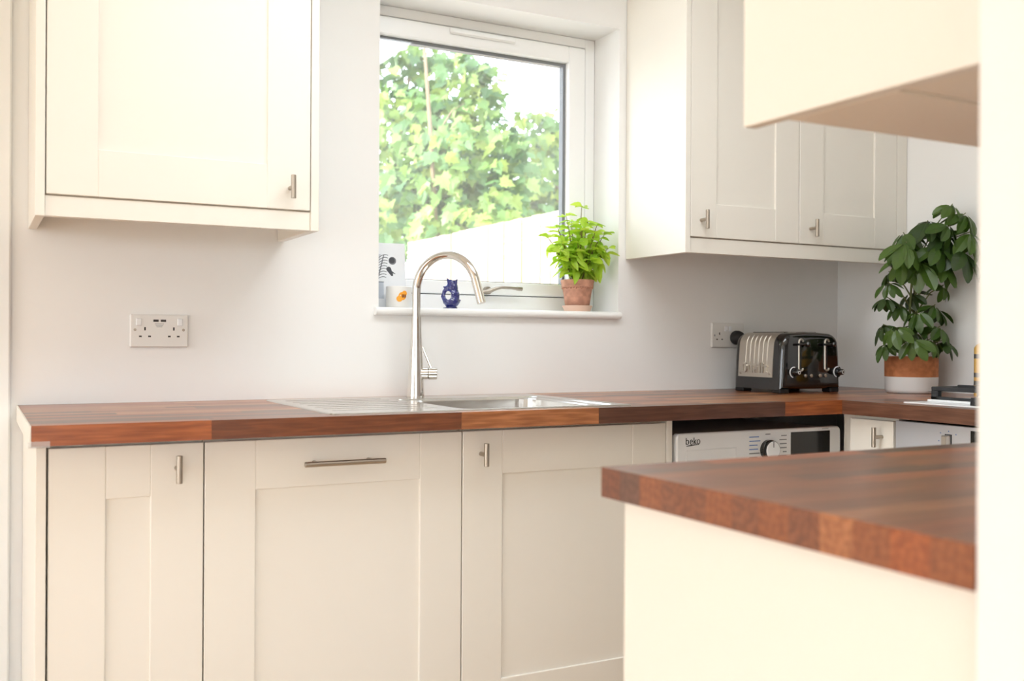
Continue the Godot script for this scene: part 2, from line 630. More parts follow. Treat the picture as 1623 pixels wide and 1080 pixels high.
# ---- garden beyond the window
func leaf_shape(half: Array, fold: float, droop: float) -> ArrayMesh:
	var pts := []
	for p in half: pts.append(p)
	for i in range(half.size() - 2, 0, -1):
		pts.append(Vector2(-half[i].x, half[i].y))
	var s := st_new()
	var place := func(q: Vector2) -> Vector3:
		return Vector3(q.x, q.y, fold * absf(q.x) - droop * q.y * q.y)
	var n := pts.size()
	var c := Vector2(0, 0.36)
	for i in n:
		var a: Vector3 = place.call(pts[i])
		var b: Vector3 = place.call(pts[(i + 1) % n])
		var m: Vector3 = place.call(c)
		var nn := (b - a).cross(m - a).normalized()
		if nn.z < 0: nn = -nn
		tri(s, a, b, m, nn)
	return s.commit()

func maple_shapes() -> Array:
	var half := [Vector2(0, 0.04), Vector2(0.1, 0.02), Vector2(0.3, -0.06), Vector2(0.27, 0.1), Vector2(0.5, 0.16), Vector2(0.4, 0.3), Vector2(0.56, 0.52), Vector2(0.36, 0.5), Vector2(0.26, 0.48), Vector2(0.28, 0.7), Vector2(0.15, 0.74), Vector2(0, 1.0)]
	return [leaf_shape(half, 0.25, 0.1), leaf_shape(half, -0.2, 0.3), leaf_shape(half, 0.5, 0.2)]

func leaf_basis(size: float, outward: Vector3, spread: float) -> Basis:
	var nrm := (outward + Vector3(rng.randfn(), rng.randfn(), rng.randfn()) * spread).normalized()
	var along := Vector3(rng.randf_range(-1, 1), -0.7, rng.randf_range(-1, 1))
	along = (along - nrm * along.dot(nrm)).normalized()
	return Basis(along.cross(nrm), along, nrm) * Basis.from_scale(Vector3.ONE * size)

func tree(label: String, trunk: Array, blobs: Array, parts_most: int, tints: Array, mats: Array, shapes: Array) -> void:
	var base: Vector3 = trunk[0]
	var t := thing("maple_tree", base, label, "tree", "")
	var rel := []
	var rad := []
	for i in trunk.size():
		rel.append((trunk[i] as Vector3) - base)
		rad.append(lerpf(0.024, 0.01, float(i) / (trunk.size() - 1)))
	mi("trunk", tube(rel, rad, 10), M.bark, t)
	var spots := []
	for b in blobs:
		var c: Vector3 = b[0]
		var e: Vector3 = b[1]
		# a branch from the trunk into each clump
		var from: Vector3 = trunk[0]
		for p in trunk:
			if absf(p.y - (c.y - e.y * 0.6)) < absf(from.y - (c.y - e.y * 0.6)): from = p
		mi("branch", tube([from - base, (from + c) * 0.5 + v(0, 0.08, 0) - base, c - base], [0.009, 0.006, 0.003], 7), M.bark, t)
		for i in int(b[2]):
			var d := Vector3(rng.randfn(), rng.randfn(), rng.randfn()).normalized() * pow(rng.randf(), 0.4)
			spots.append([c + d * e, d])
	spots.sort_custom(func(a, b): return (a[0] as Vector3).distance_squared_to(EYE) < (b[0] as Vector3).distance_squared_to(EYE))
	var rest := []
	for i in spots.size():
		var out: Vector3 = (spots[i][1] as Vector3) * 0.5 + Vector3(-0.6, 0.55, 0.35)
		var xf := Transform3D(leaf_basis(rng.randf_range(0.085, 0.155), out, 0.5), (spots[i][0] as Vector3) - base)
		if i < parts_most:
			var l := mi("leaf", shapes[i % shapes.size()], mats[rng.randi() % mats.size()], t)
			l.transform = xf
		else:
			rest.append(xf)
	var mm := MultiMesh.new()
	mm.transform_format = MultiMesh.TRANSFORM_3D
	mm.use_colors = true
	mm.mesh = shapes[0]
	mm.instance_count = rest.size()
	for i in rest.size():
		mm.set_instance_transform(i, rest[i])
		var c: Color = tints[rng.randi() % tints.size()]
		mm.set_instance_color(i, c.srgb_to_linear())
	var o := MultiMeshInstance3D.new()
	o.name = "foliage"
	o.multimesh = mm
	o.material_override = M.foliage
	t.add_child(o)
	o.set_meta("kind", "stuff")

func build_garden() -> void:
	structure("garden_ground", box(v(-14, -0.3, -16), v(14, -0.14, -0.3)), M.paving, "pale sunlit paving outside the window", "paving")
	structure("terrace", box(v(-16, -0.3, -0.3), v(XL - 0.28, -0.14, 14)), M.paving, "pale paved terrace outside the patio doors", "paving")
	# boundary fence running away from the house
	var f := thing("garden_fence", v(2.43, -0.14, -3.5), "pale sun-bleached wooden garden fence of upright boards outside the window", "fence")
	var n := 34
	for i in n:
		var w := 0.0995
		var lift := rng.randf_range(-0.004, 0.004)
		var b := mi("board", box(v(-0.009, 0.04, 0), v(0.009, 1.862, 0.088), 0.004), M.fence[rng.randi() % 3], f)
		b.position = v(rng.randf_range(-0.003, 0.003), lift, i * w)
	for k in 3:
		mi("rail", box(v(0.012, 0.3 + k * 0.6, 0), v(0.05, 0.38 + k * 0.6, n * 0.0995)), M.fence[0], f)
	for k in 3:
		mi("post", box(v(0.014, 0, -0.05 + k * 1.7), v(0.11, 1.86, 0.05 + k * 1.7), 0.004), M.fence[1], f)
	var shapes := maple_shapes()
	var lush := [rgb8(106, 138, 66), rgb8(86, 122, 66), rgb8(128, 154, 78), rgb8(78, 112, 64), rgb8(146, 164, 78)]
	tree("lush green maple sapling with broad leaves behind the fence", [v(3.0, -0.14, -4.25), v(2.95, 1.2, -4.22), v(2.935, 1.85, -4.2), v(3.0, 2.6, -4.45), v(3.088, 3.43, -4.8), v(3.1, 3.8, -4.9)],
		[[v(3.34, 2.35, -4.45), v(0.55, 0.5, 0.5), 620], [v(3.55, 3.1, -4.9), v(0.28, 0.45, 0.3), 210], [v(3.3, 2.68, -5.0), v(0.4, 0.45, 0.4), 300], [v(2.95, 2.15, -4.85), v(0.35, 0.35, 0.35), 250], [v(3.3, 1.9, -4.2), v(0.6, 0.25, 0.4), 280]],
		280, lush, M.maple, shapes)
	tree("tall slender leafy tree past the far end of the fence", [v(3.0, -0.14, -5.7), v(3.1, 1.6, -5.7), v(3.2, 2.6, -5.65), v(3.3, 3.6, -5.6)],
		[[v(3.15, 3.0, -5.6), v(0.45, 0.8, 0.45), 420], [v(3.1, 2.2, -5.7), v(0.5, 0.5, 0.4), 240], [v(3.5, 3.5, -5.7), v(0.5, 0.35, 0.4), 120]],
		140, lush, M.maple, shapes)
	tree("thin low tree behind the fence seen beside the basil", [v(4.6, -0.14, -5.15), v(4.57, 1.6, -5.16), v(4.56, 2.45, -5.16), v(4.54, 3.03, -5.17)],
		[[v(4.3, 2.75, -5.1), v(0.42, 0.42, 0.4), 220], [v(4.6, 2.3, -5.4), v(0.5, 0.3, 0.4), 240], [v(4.2, 2.3, -5.2), v(0.35, 0.35, 0.4), 160], [v(4.75, 2.9, -5.2), v(0.25, 0.4, 0.3), 60]],
		120, lush, M.maple, shapes)

# ---- window over the sink
func ring(x0: float, x1: float, y0: float, y1: float, wl: float, wr: float, wb: float, wt: float, z0: float, z1: float, c := 0.002) -> ArrayMesh:
	return boxes([[v(x0, y0, z0), v(x0 + wl, y1, z1)], [v(x1 - wr, y0, z0), v(x1, y1, z1)], [v(x0 + wl, y0, z0), v(x1 - wr, y0 + wb, z1)], [v(x0 + wl, y1 - wt, z0), v(x1 - wr, y1, z1)]], c)

func build_window() -> void:
	var w := structure("window_1", ring(0.851, 1.7435, 1.172, 2.1045, 0.037, 0.0375, 0.048, 0.0315, -0.215, -0.1505), M.upvc, "white plastic framed window above the sink", "window")
	mi("seal", ring(0.887, 1.7065, 1.219, 2.0735, 0.006, 0.006, 0.006, 0.006, -0.205, -0.158, 0.0), M.gasket, w)
	mi("sash", ring(0.8905, 1.7035, 1.2225, 2.0705, 0.064, 0.0635, 0.042, 0.054, -0.205, -0.146, 0.003), M.upvc, w)
	mi("spacer_bar", ring(0.952, 1.643, 1.262, 2.019, 0.008, 0.013, 0.006, 0.013, -0.196, -0.172, 0.0), M.spacer, w)
	mi("pane", box(v(0.955, 1.265, -0.174), v(1.64, 2.016, -0.171)), M.glass, w)
	mi("pane", box(v(0.955, 1.265, -0.198), v(1.64, 2.016, -0.195)), M.glass, w)
	var tv := mi("trickle_vent", box(v(1.196, 2.047, -0.146), v(1.43, 2.0665, -0.1365), 0.004), M.upvc, w)
	mi("vent_flap", box(v(1.204, 2.05, -0.1365), v(1.422, 2.06, -0.134), 0.001), M.upvc, tv)
	var s := st_new()
	add_rod(s, v(1.33, 1.236, -0.146), v(1.33, 1.236, -0.128), 0.013, 18, 0.002)
	add_tube(s, [v(1.306, 1.231, -0.128), v(1.33, 1.2345, -0.12), v(1.35, 1.243, -0.113), v(1.368, 1.2465, -0.11), v(1.40, 1.246, -0.109), v(1.428, 1.244, -0.109)], [0.0035, 0.0075, 0.0062, 0.0052, 0.0052, 0.0055], 12)
	add_rod(s, v(1.422, 1.2445, -0.109), v(1.442, 1.2435, -0.109), 0.007, 12, 0.001)
	mi("window_handle", s.commit(), M.nickel, w)
	# bullnosed sill: body in the recess, nose with small ears in front of the wall
	var body := PackedVector2Array([Vector2(-0.1495, 1.149), Vector2(0.0005, 1.149), Vector2(0.0005, 1.171), Vector2(-0.1495, 1.171)])
	var nose := PackedVector2Array([Vector2(0.0005, 1.171), Vector2(0.0005, 1.148)])
	for k in 9:
		var a := -PI / 2 + PI * k / 8.0
		nose.append(Vector2(0.013 + cos(a) * 0.0115, 1.1595 + sin(a) * 0.0115))
	var ss := st_new()
	add_prism(ss, body, -1.7435, -0.908)
	add_prism(ss, nose, -1.7435, -0.893)
	var o := structure("window_sill", ss.commit(), M.sill, "white window sill with a rounded front edge", "window sill")
	o.rotation_degrees.y = -90

# ---- worktops, glued up from hardwood staves
# rows run along axis 0 (x) or 2 (z); row 0 is at the front edge
func staves(parent: Node3D, lo: Vector2, hi: Vector2, axis: int, front_high: bool, rows: int, hole := []) -> void:
	var across := (hi.y - lo.y) if axis == 0 else (hi.x - lo.x)
	var wid := across / rows
	for k in rows:
		var c0: float
		if axis == 0: c0 = hi.y - (k + 1) * wid if front_high else lo.y + k * wid
		else: c0 = hi.x - (k + 1) * wid if front_high else lo.x + k * wid
		var c1 := c0 + wid
		var start := lo.x if axis == 0 else lo.y
		var end := hi.x if axis == 0 else hi.y
		var cuts := [start]
		var x := start + rng.randf_range(0.12, 0.5)
		while x < end - 0.12:
			cuts.append(x)
			x += rng.randf_range(0.28, 0.62)
		cuts.append(end)
		var pieces := []
		for i in cuts.size() - 1:
			var a: float = cuts[i]
			var b: float = cuts[i + 1]
			if hole.size() and c1 > hole[2] + 0.002 and c0 < hole[3] - 0.002:
				if a < hole[0]: pieces.append([a, minf(b, hole[0])])
				if b > hole[1]: pieces.append([maxf(a, hole[1]), b])
			else:
				pieces.append([a, b])
		for p in pieces:
			if p[1] - p[0] < 0.004: continue
			var o := MeshInstance3D.new()
			o.name = "stave"
			o.mesh = unit_box
			var set_: Array = M.stave_x if axis == 0 else M.stave_z
			o.material_override = set_[rng.randi() % set_.size()]
			parent.add_child(o, true)
			var g := 0.00015
			var l: float = p[1] - p[0] - g
			var mid: float = (p[0] + p[1]) / 2
			if axis == 0:
				o.transform = Transform3D(Basis.from_scale(v(l, 0.0395, wid - g)), v(mid, 0.02, (c0 + c1) / 2) - v(parent.position.x, 0, parent.position.z))
			else:
				o.transform = Transform3D(Basis.from_scale(v(wid - g, 0.0395, l)), v((c0 + c1) / 2, 0.02, mid) - v(parent.position.x, 0, parent.position.z))

func build_worktops() -> void:
	rng.seed = 5
	var a := thing("worktop", v(1.35, 0.8702, 0.33), "long dark hardwood worktop under the window holding the sink and tap", "worktop")
	staves(a, Vector2(-0.0325, 0.0005), Vector2(2.7345, 0.6627), 0, true, 16, [0.905, 1.302, 0.207, 0.58])
	mi("glare_strip", box(v(-1.3862, 0.0, -0.3295), v(-1.3827, 0.0396, 0.3325), 0.0005), M.cream, a)  # cream strip paints the white glare on the wooden left end
	rng.seed = 9
	var b := thing("worktop", v(2.4, 0.8702, 1.4), "dark hardwood worktop along the side wall under the hob", "worktop")
	staves(b, Vector2(2.069, 0.6631), Vector2(2.7345, 1.6425), 2, false, 16)
	rng.seed = 21
	var c := thing("worktop", v(1.6, 0.8702, 1.92), "dark hardwood peninsula worktop with a visible end-grain edge", "worktop")
	staves(c, Vector2(0.6075, 1.6431), Vector2(2.7345, 2.208), 0, true, 13)
	# clear corner guard under the left end
	var g := thing("corner_guard", v(-0.03, 0.868, 0.6627), "small clear plastic corner guard on the worktop's lower left corner", "corner guard")
	var s := st_new()
	add_box(s, v(-0.008, -0.0005, -0.035), v(0.03, 0.0012, 0.0035), 0.0006)
	add_box(s, v(-0.008, 0.0012, 0.0005), v(0.03, 0.012, 0.0035), 0.0006)
	mi("guard_body", s.commit(), M.clear_plastic, g)

# ---- cabinets
func t_knob(parent: Node, at: Vector3, length := 0.057) -> void:
	var s := st_new()
	add_rod(s, v(0, -length / 2, 0.032), v(0, length / 2, 0.032), 0.0062, 18, 0.0006)
	add_rod(s, v(0, 0, 0), v(0, 0, 0.03), 0.0052, 14, 0.0004)
	var o := mi("handle", s.commit(), M.nickel, parent, at)
	o.set_meta("label", "brushed steel T-bar handle")

func bar_handle(parent: Node, at: Vector3, length: float) -> void:
	var s := st_new()
	add_rod(s, v(-length / 2, 0, 0.033), v(length / 2, 0, 0.033), 0.006, 18, 0.0006)
	for k in [-1, 1]:
		add_rod(s, v(k * length * 0.34, 0, 0), v(k * length * 0.34, 0, 0.03), 0.0048, 12, 0.0004)
	var o := mi("handle", s.commit(), M.nickel, parent, at)
	o.set_meta("label", "long brushed steel bar handle")

# a shaker door: origin at its lower left corner, face at z = 0
func shaker(parent: Node, at: Vector3, w: float, h: float, stile := 0.107, rail := 0.107) -> Node3D:
	var d := sub("door", parent, at)
	var t := 0.02
	mi("stile", box(v(0, 0, -t), v(stile, h, 0), 0.0014), M.cream, d)
	mi("stile", box(v(w - stile, 0, -t), v(w, h, 0), 0.0014), M.cream, d)
	mi("rail", box(v(stile, 0, -t), v(w - stile, rail, -0.0003), 0.0012), M.cream, d)
	mi("rail", box(v(stile, h - rail, -t), v(w - stile, h, -0.0003), 0.0012), M.cream, d)
	mi("center_panel", box(v(stile - 0.002, rail - 0.002, -0.016), v(w - stile + 0.002, h - rail + 0.002, -0.0065)), M.cream, d)
	return d

func build_base_units() -> void:
	var y0 := 0.145
	var dh := 0.8585 - y0
	var zb := BASE_Z - 0.0205
	# narrow unit at the left end
	var a := thing("base_cabinet", v(0, 0, 0), "narrow cream shaker base cabinet at the end with the white side panel", "cabinet")
	mi("carcass", box(v(0.001, 0.13, 0.02), v(0.299, 0.868, zb)), M.carcass, a)
	mi("end_panel", box(v(-0.0215, 0, 0.003), v(-0.0025, 0.8695, 0.594), 0.001), M.cream, a)
	mi("plinth", box(v(0.0, 0.0, 0.5), v(0.3, 0.128, 0.518)), M.cream, a)
	var d := shaker(a, v(0.0015, y0, BASE_Z), 0.297, dh, 0.1055)
	t_knob(d, v(0.243, 0.8075 - y0, 0))
	# dishwasher-width front with a bar handle
	var b := thing("base_cabinet", v(0.3, 0, 0), "wide cream shaker base unit with a long horizontal bar handle", "cabinet")
	mi("carcass", box(v(0.001, 0.13, 0.02), v(0.599, 0.868, zb)), M.carcass, b)
	mi("plinth", box(v(0.0, 0.0, 0.5), v(0.6, 0.128, 0.518)), M.cream, b)
	d = shaker(b, v(0.0015, y0, BASE_Z), 0.597, dh)
	bar_handle(d, v(0.2985, 0.8035 - y0, 0), 0.186)
	# sink unit
	var c := thing("base_cabinet", v(0.9, 0, 0), "cream shaker sink cabinet between the bar handle unit and the washing machine", "cabinet")
	mi("carcass", boxes([[v(0.001, 0.13, 0.02), v(0.018, 0.868, zb)], [v(0.582, 0.13, 0.02), v(0.599, 0.868, zb)], [v(0.018, 0.13, 0.02), v(0.582, 0.148, zb)], [v(0.018, 0.148, 0.02), v(0.582, 0.868, 0.026)], [v(0.018, 0.83, zb - 0.018), v(0.582, 0.868, zb)]]), M.carcass, c)
	mi("plinth", box(v(0.0, 0.0, 0.5), v(0.6, 0.128, 0.518)), M.cream, c)
	mi("side_panel", box(v(0.6005, 0, 0.003), v(0.6185, 0.8695, 0.594), 0.001), M.cream, c)
	d = shaker(c, v(0.0015, y0, BASE_Z), 0.597, dh)
	t_knob(d, v(0.0475, 0.803 - y0, 0), 0.055)
	# narrow flat door on the side run, facing left
	var e := thing("base_cabinet", v(2.1, 0, 0.82), "slim flat cream cabinet door below the hob worktop", "cabinet")
	e.rotation_degrees.y = -90
	var dd := mi("door", box(v(-0.156, 0.145, -0.02), v(-0.002, 0.8585, 0), 0.0014), M.cream, e)
	t_knob(dd, v(-0.04, 0.8135, 0), 0.055)
	mi("carcass", box(v(-0.158, 0.13, -0.6), v(0, 0.868, -0.0205)), M.carcass, e)
	mi("side_panel", box(v(-0.222, 0.0, -0.6), v(-0.1585, 0.8695, -0.046)), M.cream, e)

func build_wall_units() -> void:
	var yd := 1.396
	var yb := 1.346
	var top := 2.296
	var h := top - yd
	# left of the window
	var a := thing("wall_cabinet", v(0.0087, 0, 0), "single door cream shaker wall cabinet above the double socket with two slots", "cabinet")
	a.set_meta("label", "single door cream shaker wall cabinet to the left of the window")
	mi("carcass", box(v(0.001, yd + 0.002, 0.002), v(0.5985, top, WALL_Z - 0.0215)), M.carcass, a)
	mi("end_panel", box(v(-0.021, yb, 0.002), v(-0.001, top, WALL_Z + 0.001), 0.0012), M.cream, a)
	mi("end_panel", box(v(0.6005, yb, 0.002), v(0.6205, top, WALL_Z + 0.001), 0.0012), M.cream, a)
	mi("pelmet", box(v(-0.0008, yb + 0.001, WALL_Z - 0.026), v(0.6003, yd - 0.003, WALL_Z - 0.006), 0.001), M.cream, a)
	var d := shaker(a, v(0.0015, yd, WALL_Z), 0.597, h)
	t_knob(d, v(0.546, 0.0525, 0))
	# right of the window
	var b := thing("wall_cabinet", v(1.771, 0, 0), "double door cream shaker wall cabinet in the corner above the toaster", "cabinet")
	mi("carcass", box(v(0.0205, yd + 0.002, 0.002), v(0.962, top, WALL_Z - 0.0215)), M.carcass, b)
	mi("end_panel", box(v(0, yb, 0.002), v(0.0195, top, WALL_Z + 0.001), 0.0012), M.cream, b)
	mi("filler_panel", box(v(0.9135, yb + 0.002, WALL_Z - 0.02), v(0.9625, top, WALL_Z), 0.0012), M.cream, b)
	mi("pelmet", box(v(0.0198, yb + 0.001, WALL_Z - 0.026), v(0.913, yd - 0.003, WALL_Z - 0.006), 0.001), M.cream, b)
	d = shaker(b, v(0.0215, yd, WALL_Z), 0.4395, h, 0.1, 0.1045)
	t_knob(d, v(0.039, 0.0515, 0))
	d = shaker(b, v(0.4635, yd, WALL_Z), 0.448, h, 0.106, 0.1045)
	t_knob(d, v(0.0465, 0.0505, 0))
	# over the peninsula, doors facing the window
	var c := thing("wall_cabinet", v(0.722, 0, 1.787), "cream wall cabinet end panel hanging over the peninsula worktop", "cabinet")
	mi("end_panel", box(v(0, yb, 0), v(0.02, top, 0.4195), 0.0012), M.cream, c)
	mi("carcass", box(v(0.0205, yd + 0.002, 0.0215), v(1.6, top, 0.4195)), M.carcass, c)
	mi("bottom_panel", box(v(0.0205, yb, 0.06), v(1.6, yb + 0.018, 0.222), 0.0008), M.board, c)
	mi("bottom_panel", box(v(0.0205, yb + 0.003, 0.2235), v(1.6, yb + 0.02, 0.4195), 0.0008), M.board, c)
	mi("pelmet", box(v(0.0205, yb + 0.018, 0.06), v(1.6, yd + 0.002, 0.078)), M.cream, c)
	for k in 3:
		mi("door", box(v(0.022 + k * 0.526, yd, 0.0), v(0.545 + k * 0.526, top, 0.02), 0.0014), M.cream, c)

func build_peninsula() -> void:
	var p := thing("base_cabinet", v(0.625, 0, 1.672), "broad plain cream end panel of the peninsula below the worktop", "cabinet")
	mi("end_panel", box(v(0, 0, 0.0), v(0.019, 0.8695, 0.5355), 0.001), M.cream, p)
	mi("carcass", box(v(0.0195, 0.13, 0.03), v(1.46, 0.868, 0.5355)), M.carcass, p)
	mi("plinth", box(v(0.0195, 0, 0.07), v(1.46, 0.128, 0.5355)), M.cream, p)
	for k in 3:
		mi("door", box(v(0.022 + k * 0.48, 0.145, 0.008), v(0.5 + k * 0.48, 0.8585, 0.028), 0.0014), M.cream, p)

# ---- washing machine
func build_washer() -> void:
	var w := thing("washing_machine", v(1.53, 0, 0.6), "white washing machine with a round dial and black display below the worktop", "washing machine")
	var s := st_new()
	add_box(s, v(0.002, 0.012, -0.56), v(0.598, 0.822, -0.02), 0.008)
	mi("body", s.commit(), M.white_enamel, w)
	# control panel with rounded upper corners
	var poly := PackedVector2Array([Vector2(0, 0.69), Vector2(0.6, 0.69)])
	for c in [[0.585, 0.0], [0.012, PI / 2]]:
		var r := 0.015 if c[1] == 0.0 else 0.012
		for k in 6:
			var a: float = c[1] + PI / 2 * k / 5.0
			poly.append(Vector2(c[0] + cos(a) * r, 0.8285 - r + sin(a) * r))
	mi("control_panel", prism(poly, -0.02, 0.0, 0.003), M.white_enamel, w)
	mi("front", box(v(0.002, 0.03, -0.02), v(0.598, 0.688, -0.004), 0.004), M.white_enamel, w)
	# round loading door
	var rd := st_new()
	add_lathe(rd, [Vector2(0.13, 0), Vector2(0.175, 0.0), Vector2(0.17, 0.022), Vector2(0.15, 0.03), Vector2(0.135, 0.024), Vector2(0.13, 0.01)], 48, v(0.3, 0.4, -0.004), Basis(Vector3.RIGHT, PI / 2))
	var ld := mi("loading_door", rd.commit(), M.white_enamel, w)
	var rg := st_new()
	add_lathe(rg, [Vector2(0.131, 0.008), Vector2(0.1, 0.018), Vector2(0.05, 0.024), Vector2(0, 0.025)], 40, v(0.3, 0.4, -0.004), Basis(Vector3.RIGHT, PI / 2))
	mi("door_glass", rg.commit(), M.screen, ld)
	# detergent drawer: a recessed grip
	var dr := mi("detergent_drawer", boxes([[v(0.03, 0.7, -0.001), v(0.205, 0.703, 0.0025)], [v(0.03, 0.7805, -0.001), v(0.205, 0.7835, 0.0012)], [v(0.03, 0.703, -0.001), v(0.033, 0.7805, 0.0012)], [v(0.202, 0.703, -0.001), v(0.205, 0.7805, 0.0012)]], 0.0008), M.white_enamel, w)
	mi("drawer_grip", box(v(0.036, 0.706, 0.0), v(0.199, 0.735, 0.006), 0.004), M.white_enamel, dr)
	# dial
	var k0 := st_new()
	var fwd := Basis(Vector3.RIGHT, PI / 2)
	add_lathe(k0, [Vector2(0.0285, 0), Vector2(0.0285, 0.012), Vector2(0.027, 0.0135), Vector2(0.0, 0.0135)], 40, v(0.318, 0.7715, 0), fwd)
	var dial := mi("dial", k0.commit(), M.black_gloss, w)
	var k1 := st_new()
	add_lathe(k1, [Vector2(0.0255, 0.0135), Vector2(0.0255, 0.022), Vector2(0.0235, 0.024), Vector2(0.0, 0.024)], 40, v(0.318, 0.7715, 0), fwd)
	mi("dial_cap", k1.commit(), M.white_enamel, dial)
	mi("pointer", box(v(0.317, 0.78, 0.0238), v(0.319, 0.796, 0.0246)), M.print_black, dial)
	var k2 := st_new()
	add_lathe(k2, [Vector2(0.0262, 0.0136), Vector2(0.0262, 0.0218), Vector2(0.0255, 0.0225)], 40, v(0.318, 0.7715, 0), fwd)
	mi("dial_ring", k2.commit(), M.black_matt, dial)
	# display
	mi("display", box(v(0.404, 0.752, -0.0005), v(0.5555, 0.8175, 0.0012), 0.0005), M.screen, w)
	# printed programme names: a column each side of the dial, too small to read
	for i in 7:
		var y := 0.808 - i * 0.0115
		mi("programme_mark", box(v(0.25, y, 0), v(0.25 + [0.035, 0.04, 0.03, 0.032, 0.038, 0.03, 0.018][i], y + 0.003, 0.0004)), M.print_blue if i < 4 else M.print_grey, w)
		mi("programme_mark", box(v(0.388 - [0.02, 0.027, 0.026, 0.026, 0.014, 0.03, 0.02][i], y, 0), v(0.388, y + 0.003, 0.0004)), M.print_grey, w)
	mi("programme_mark", box(v(0.309, 0.814, 0), v(0.327, 0.817, 0.0004)), M.print_grey, w)
	mi("programme_mark", box(v(0.525, 0.8225, 0), v(0.55, 0.824, 0.0004)), M.print_grey, w)
	var t := mi("lettering", text("beko", 0.0235, 0.0008, false), M.print_black, w, v(0.0525, 0.8065, 0.0005))
	t.set_meta("label", "dark brand lettering with an underline")
	var u := st_new()
	add_tube(u, [v(0.031, 0.7945, 0.0004), v(0.045, 0.7955, 0.0006), v(0.073, 0.7975, 0.0004)], [0.0008, 0.0014, 0.0008], 8)
	mi("lettering_underline", u.commit(), M.print_black, w)
	for x in [0.04, 0.56]:
		for z in [-0.5, -0.06]:
			mi("foot", lathe([Vector2(0, 0), Vector2(0.022, 0), Vector2(0.022, 0.013), Vector2(0, 0.013)], 14), M.black_matt, w, v(x, 0, z))

# ---- oven and hob on the side run
func build_oven_and_hob() -> void:
	var o := thing("oven", v(2.104, 0, 0.8225), "built-in oven with a brushed steel control fascia under the hob", "oven")
	o.rotation_degrees.y = -90
	mi("fascia", box(v(0, 0.74, -0.02), v(0.596, 0.8625, 0), 0.0015), M.fascia, o)
	mi("oven_door", box(v(0, 0.15, -0.02), v(0.596, 0.737, 0), 0.0015), M.black_gloss, o)
	mi("oven_body", box(v(0.004, 0.13, -0.55), v(0.592, 0.862, -0.0205)), M.dark, o)
	var kn := st_new()
	add_box(kn, v(0.163, 0.80, 0), v(0.1785, 0.836, 0.02), 0.002)
	mi("knob", kn.commit(), M.brushed, o)
	mi("knob_outline", boxes([[v(0.1605, 0.80, 0), v(0.1625, 0.838, 0.001)], [v(0.179, 0.80, 0), v(0.181, 0.838, 0.001)], [v(0.1605, 0.8365, 0), v(0.181, 0.8385, 0.001)]]), M.print_black, o)
	for p in [[0.145, 0.839], [0.140, 0.818], [0.192, 0.838], [0.170, 0.845]]:
		mi("symbol", box(v(p[0], p[1], 0), v(p[0] + 0.003, p[1] + 0.003, 0.0004)), M.print_blue, o)
	mi("clock_display", box(v(0.237, 0.80, -0.001), v(0.36, 0.853, 0.001), 0.0004), M.screen, o)
	mi("handle", boxes([[v(0.06, 0.69, 0.03), v(0.54, 0.705, 0.045)], [v(0.09, 0.69, 0), v(0.105, 0.705, 0.03)], [v(0.495, 0.69, 0), v(0.51, 0.705, 0.03)]], 0.003), M.brushed, o)
	# gas hob
	var h := thing("hob", v(2.12, TOP, 0.835), "flat steel gas hob set on the side worktop", "hob")
	mi("base_plate", box(v(0, 0, 0), v(0.51, 0.004, 0.59), 0.0012), M.white_enamel, h)
	mi("burner_tray", box(v(0.085, 0.004, 0.008), v(0.5, 0.0095, 0.582), 0.0012), M.white_enamel, h)
	for p in [[0.19, 0.145], [0.39, 0.145], [0.19, 0.44], [0.39, 0.44]]:
		var b := mi("burner", lathe([Vector2(0.045, 0.0095), Vector2(0.045, 0.02), Vector2(0.04, 0.023), Vector2(0, 0.023)], 24), M.brushed, h, v(p[0], 0, p[1]))
		mi("burner_cap", lathe([Vector2(0.034, 0.023), Vector2(0.034, 0.029), Vector2(0.03, 0.031), Vector2(0, 0.031)], 24), M.iron, b)
	for i in 4:
		mi("control_knob", lathe([Vector2(0.018, 0.004), Vector2(0.016, 0.024), Vector2(0, 0.024)], 18), M.black_matt, h, v(0.042, 0, 0.2 + i * 0.08))
	# cast iron pan supports lying on the hob
	for k in 2:
		var g := thing("pan_support", v(2.12, TOP + 0.0095, 0.835 + k * 0.294), "black cast iron pan support on the steel hob next to the potted plant" if k == 0 else "black cast iron pan support on the steel hob farther from the potted plant", "pan support", "cast iron pan supports")
		var s := st_new()
		var x0 := 0.095
		var x1 := 0.495
		var z0 := 0.012
		var z1 := 0.286
		var ta := 0.024
		var tb := 0.035
		for zz in [z0, z1 - 0.014]:
			add_box(s, v(x0, ta, zz), v(x1, tb, zz + 0.014), 0.002)
		for xx in [x0, (x0 + x1) / 2 - 0.007, x1 - 0.014]:
			add_box(s, v(xx, ta, z0 + 0.014), v(xx + 0.014, tb, z1 - 0.014), 0.002)
		for cx in [0.19, 0.39]:
			add_box(s, v(cx - 0.006, ta + 0.004, z0 + 0.014), v(cx + 0.006, tb + 0.004, z0 + 0.105), 0.002)
			add_box(s, v(cx - 0.006, ta + 0.004, z1 - 0.105), v(cx + 0.006, tb + 0.004, z1 - 0.014), 0.002)
		for xx in [x0, (x0 + x1) / 2 - 0.009, x1 - 0.018]:
			for zz in [z0, z1 - 0.022]:
				add_box(s, v(xx, 0.0, zz), v(xx + 0.018, ta + 0.001, zz + 0.022), 0.002)
		# low side rail in front
		add_box(s, v(x0, 0.0005, z0), v(x0 + 0.01, 0.008, z1), 0.001)
		mi("grate", s.commit(), M.iron, g)

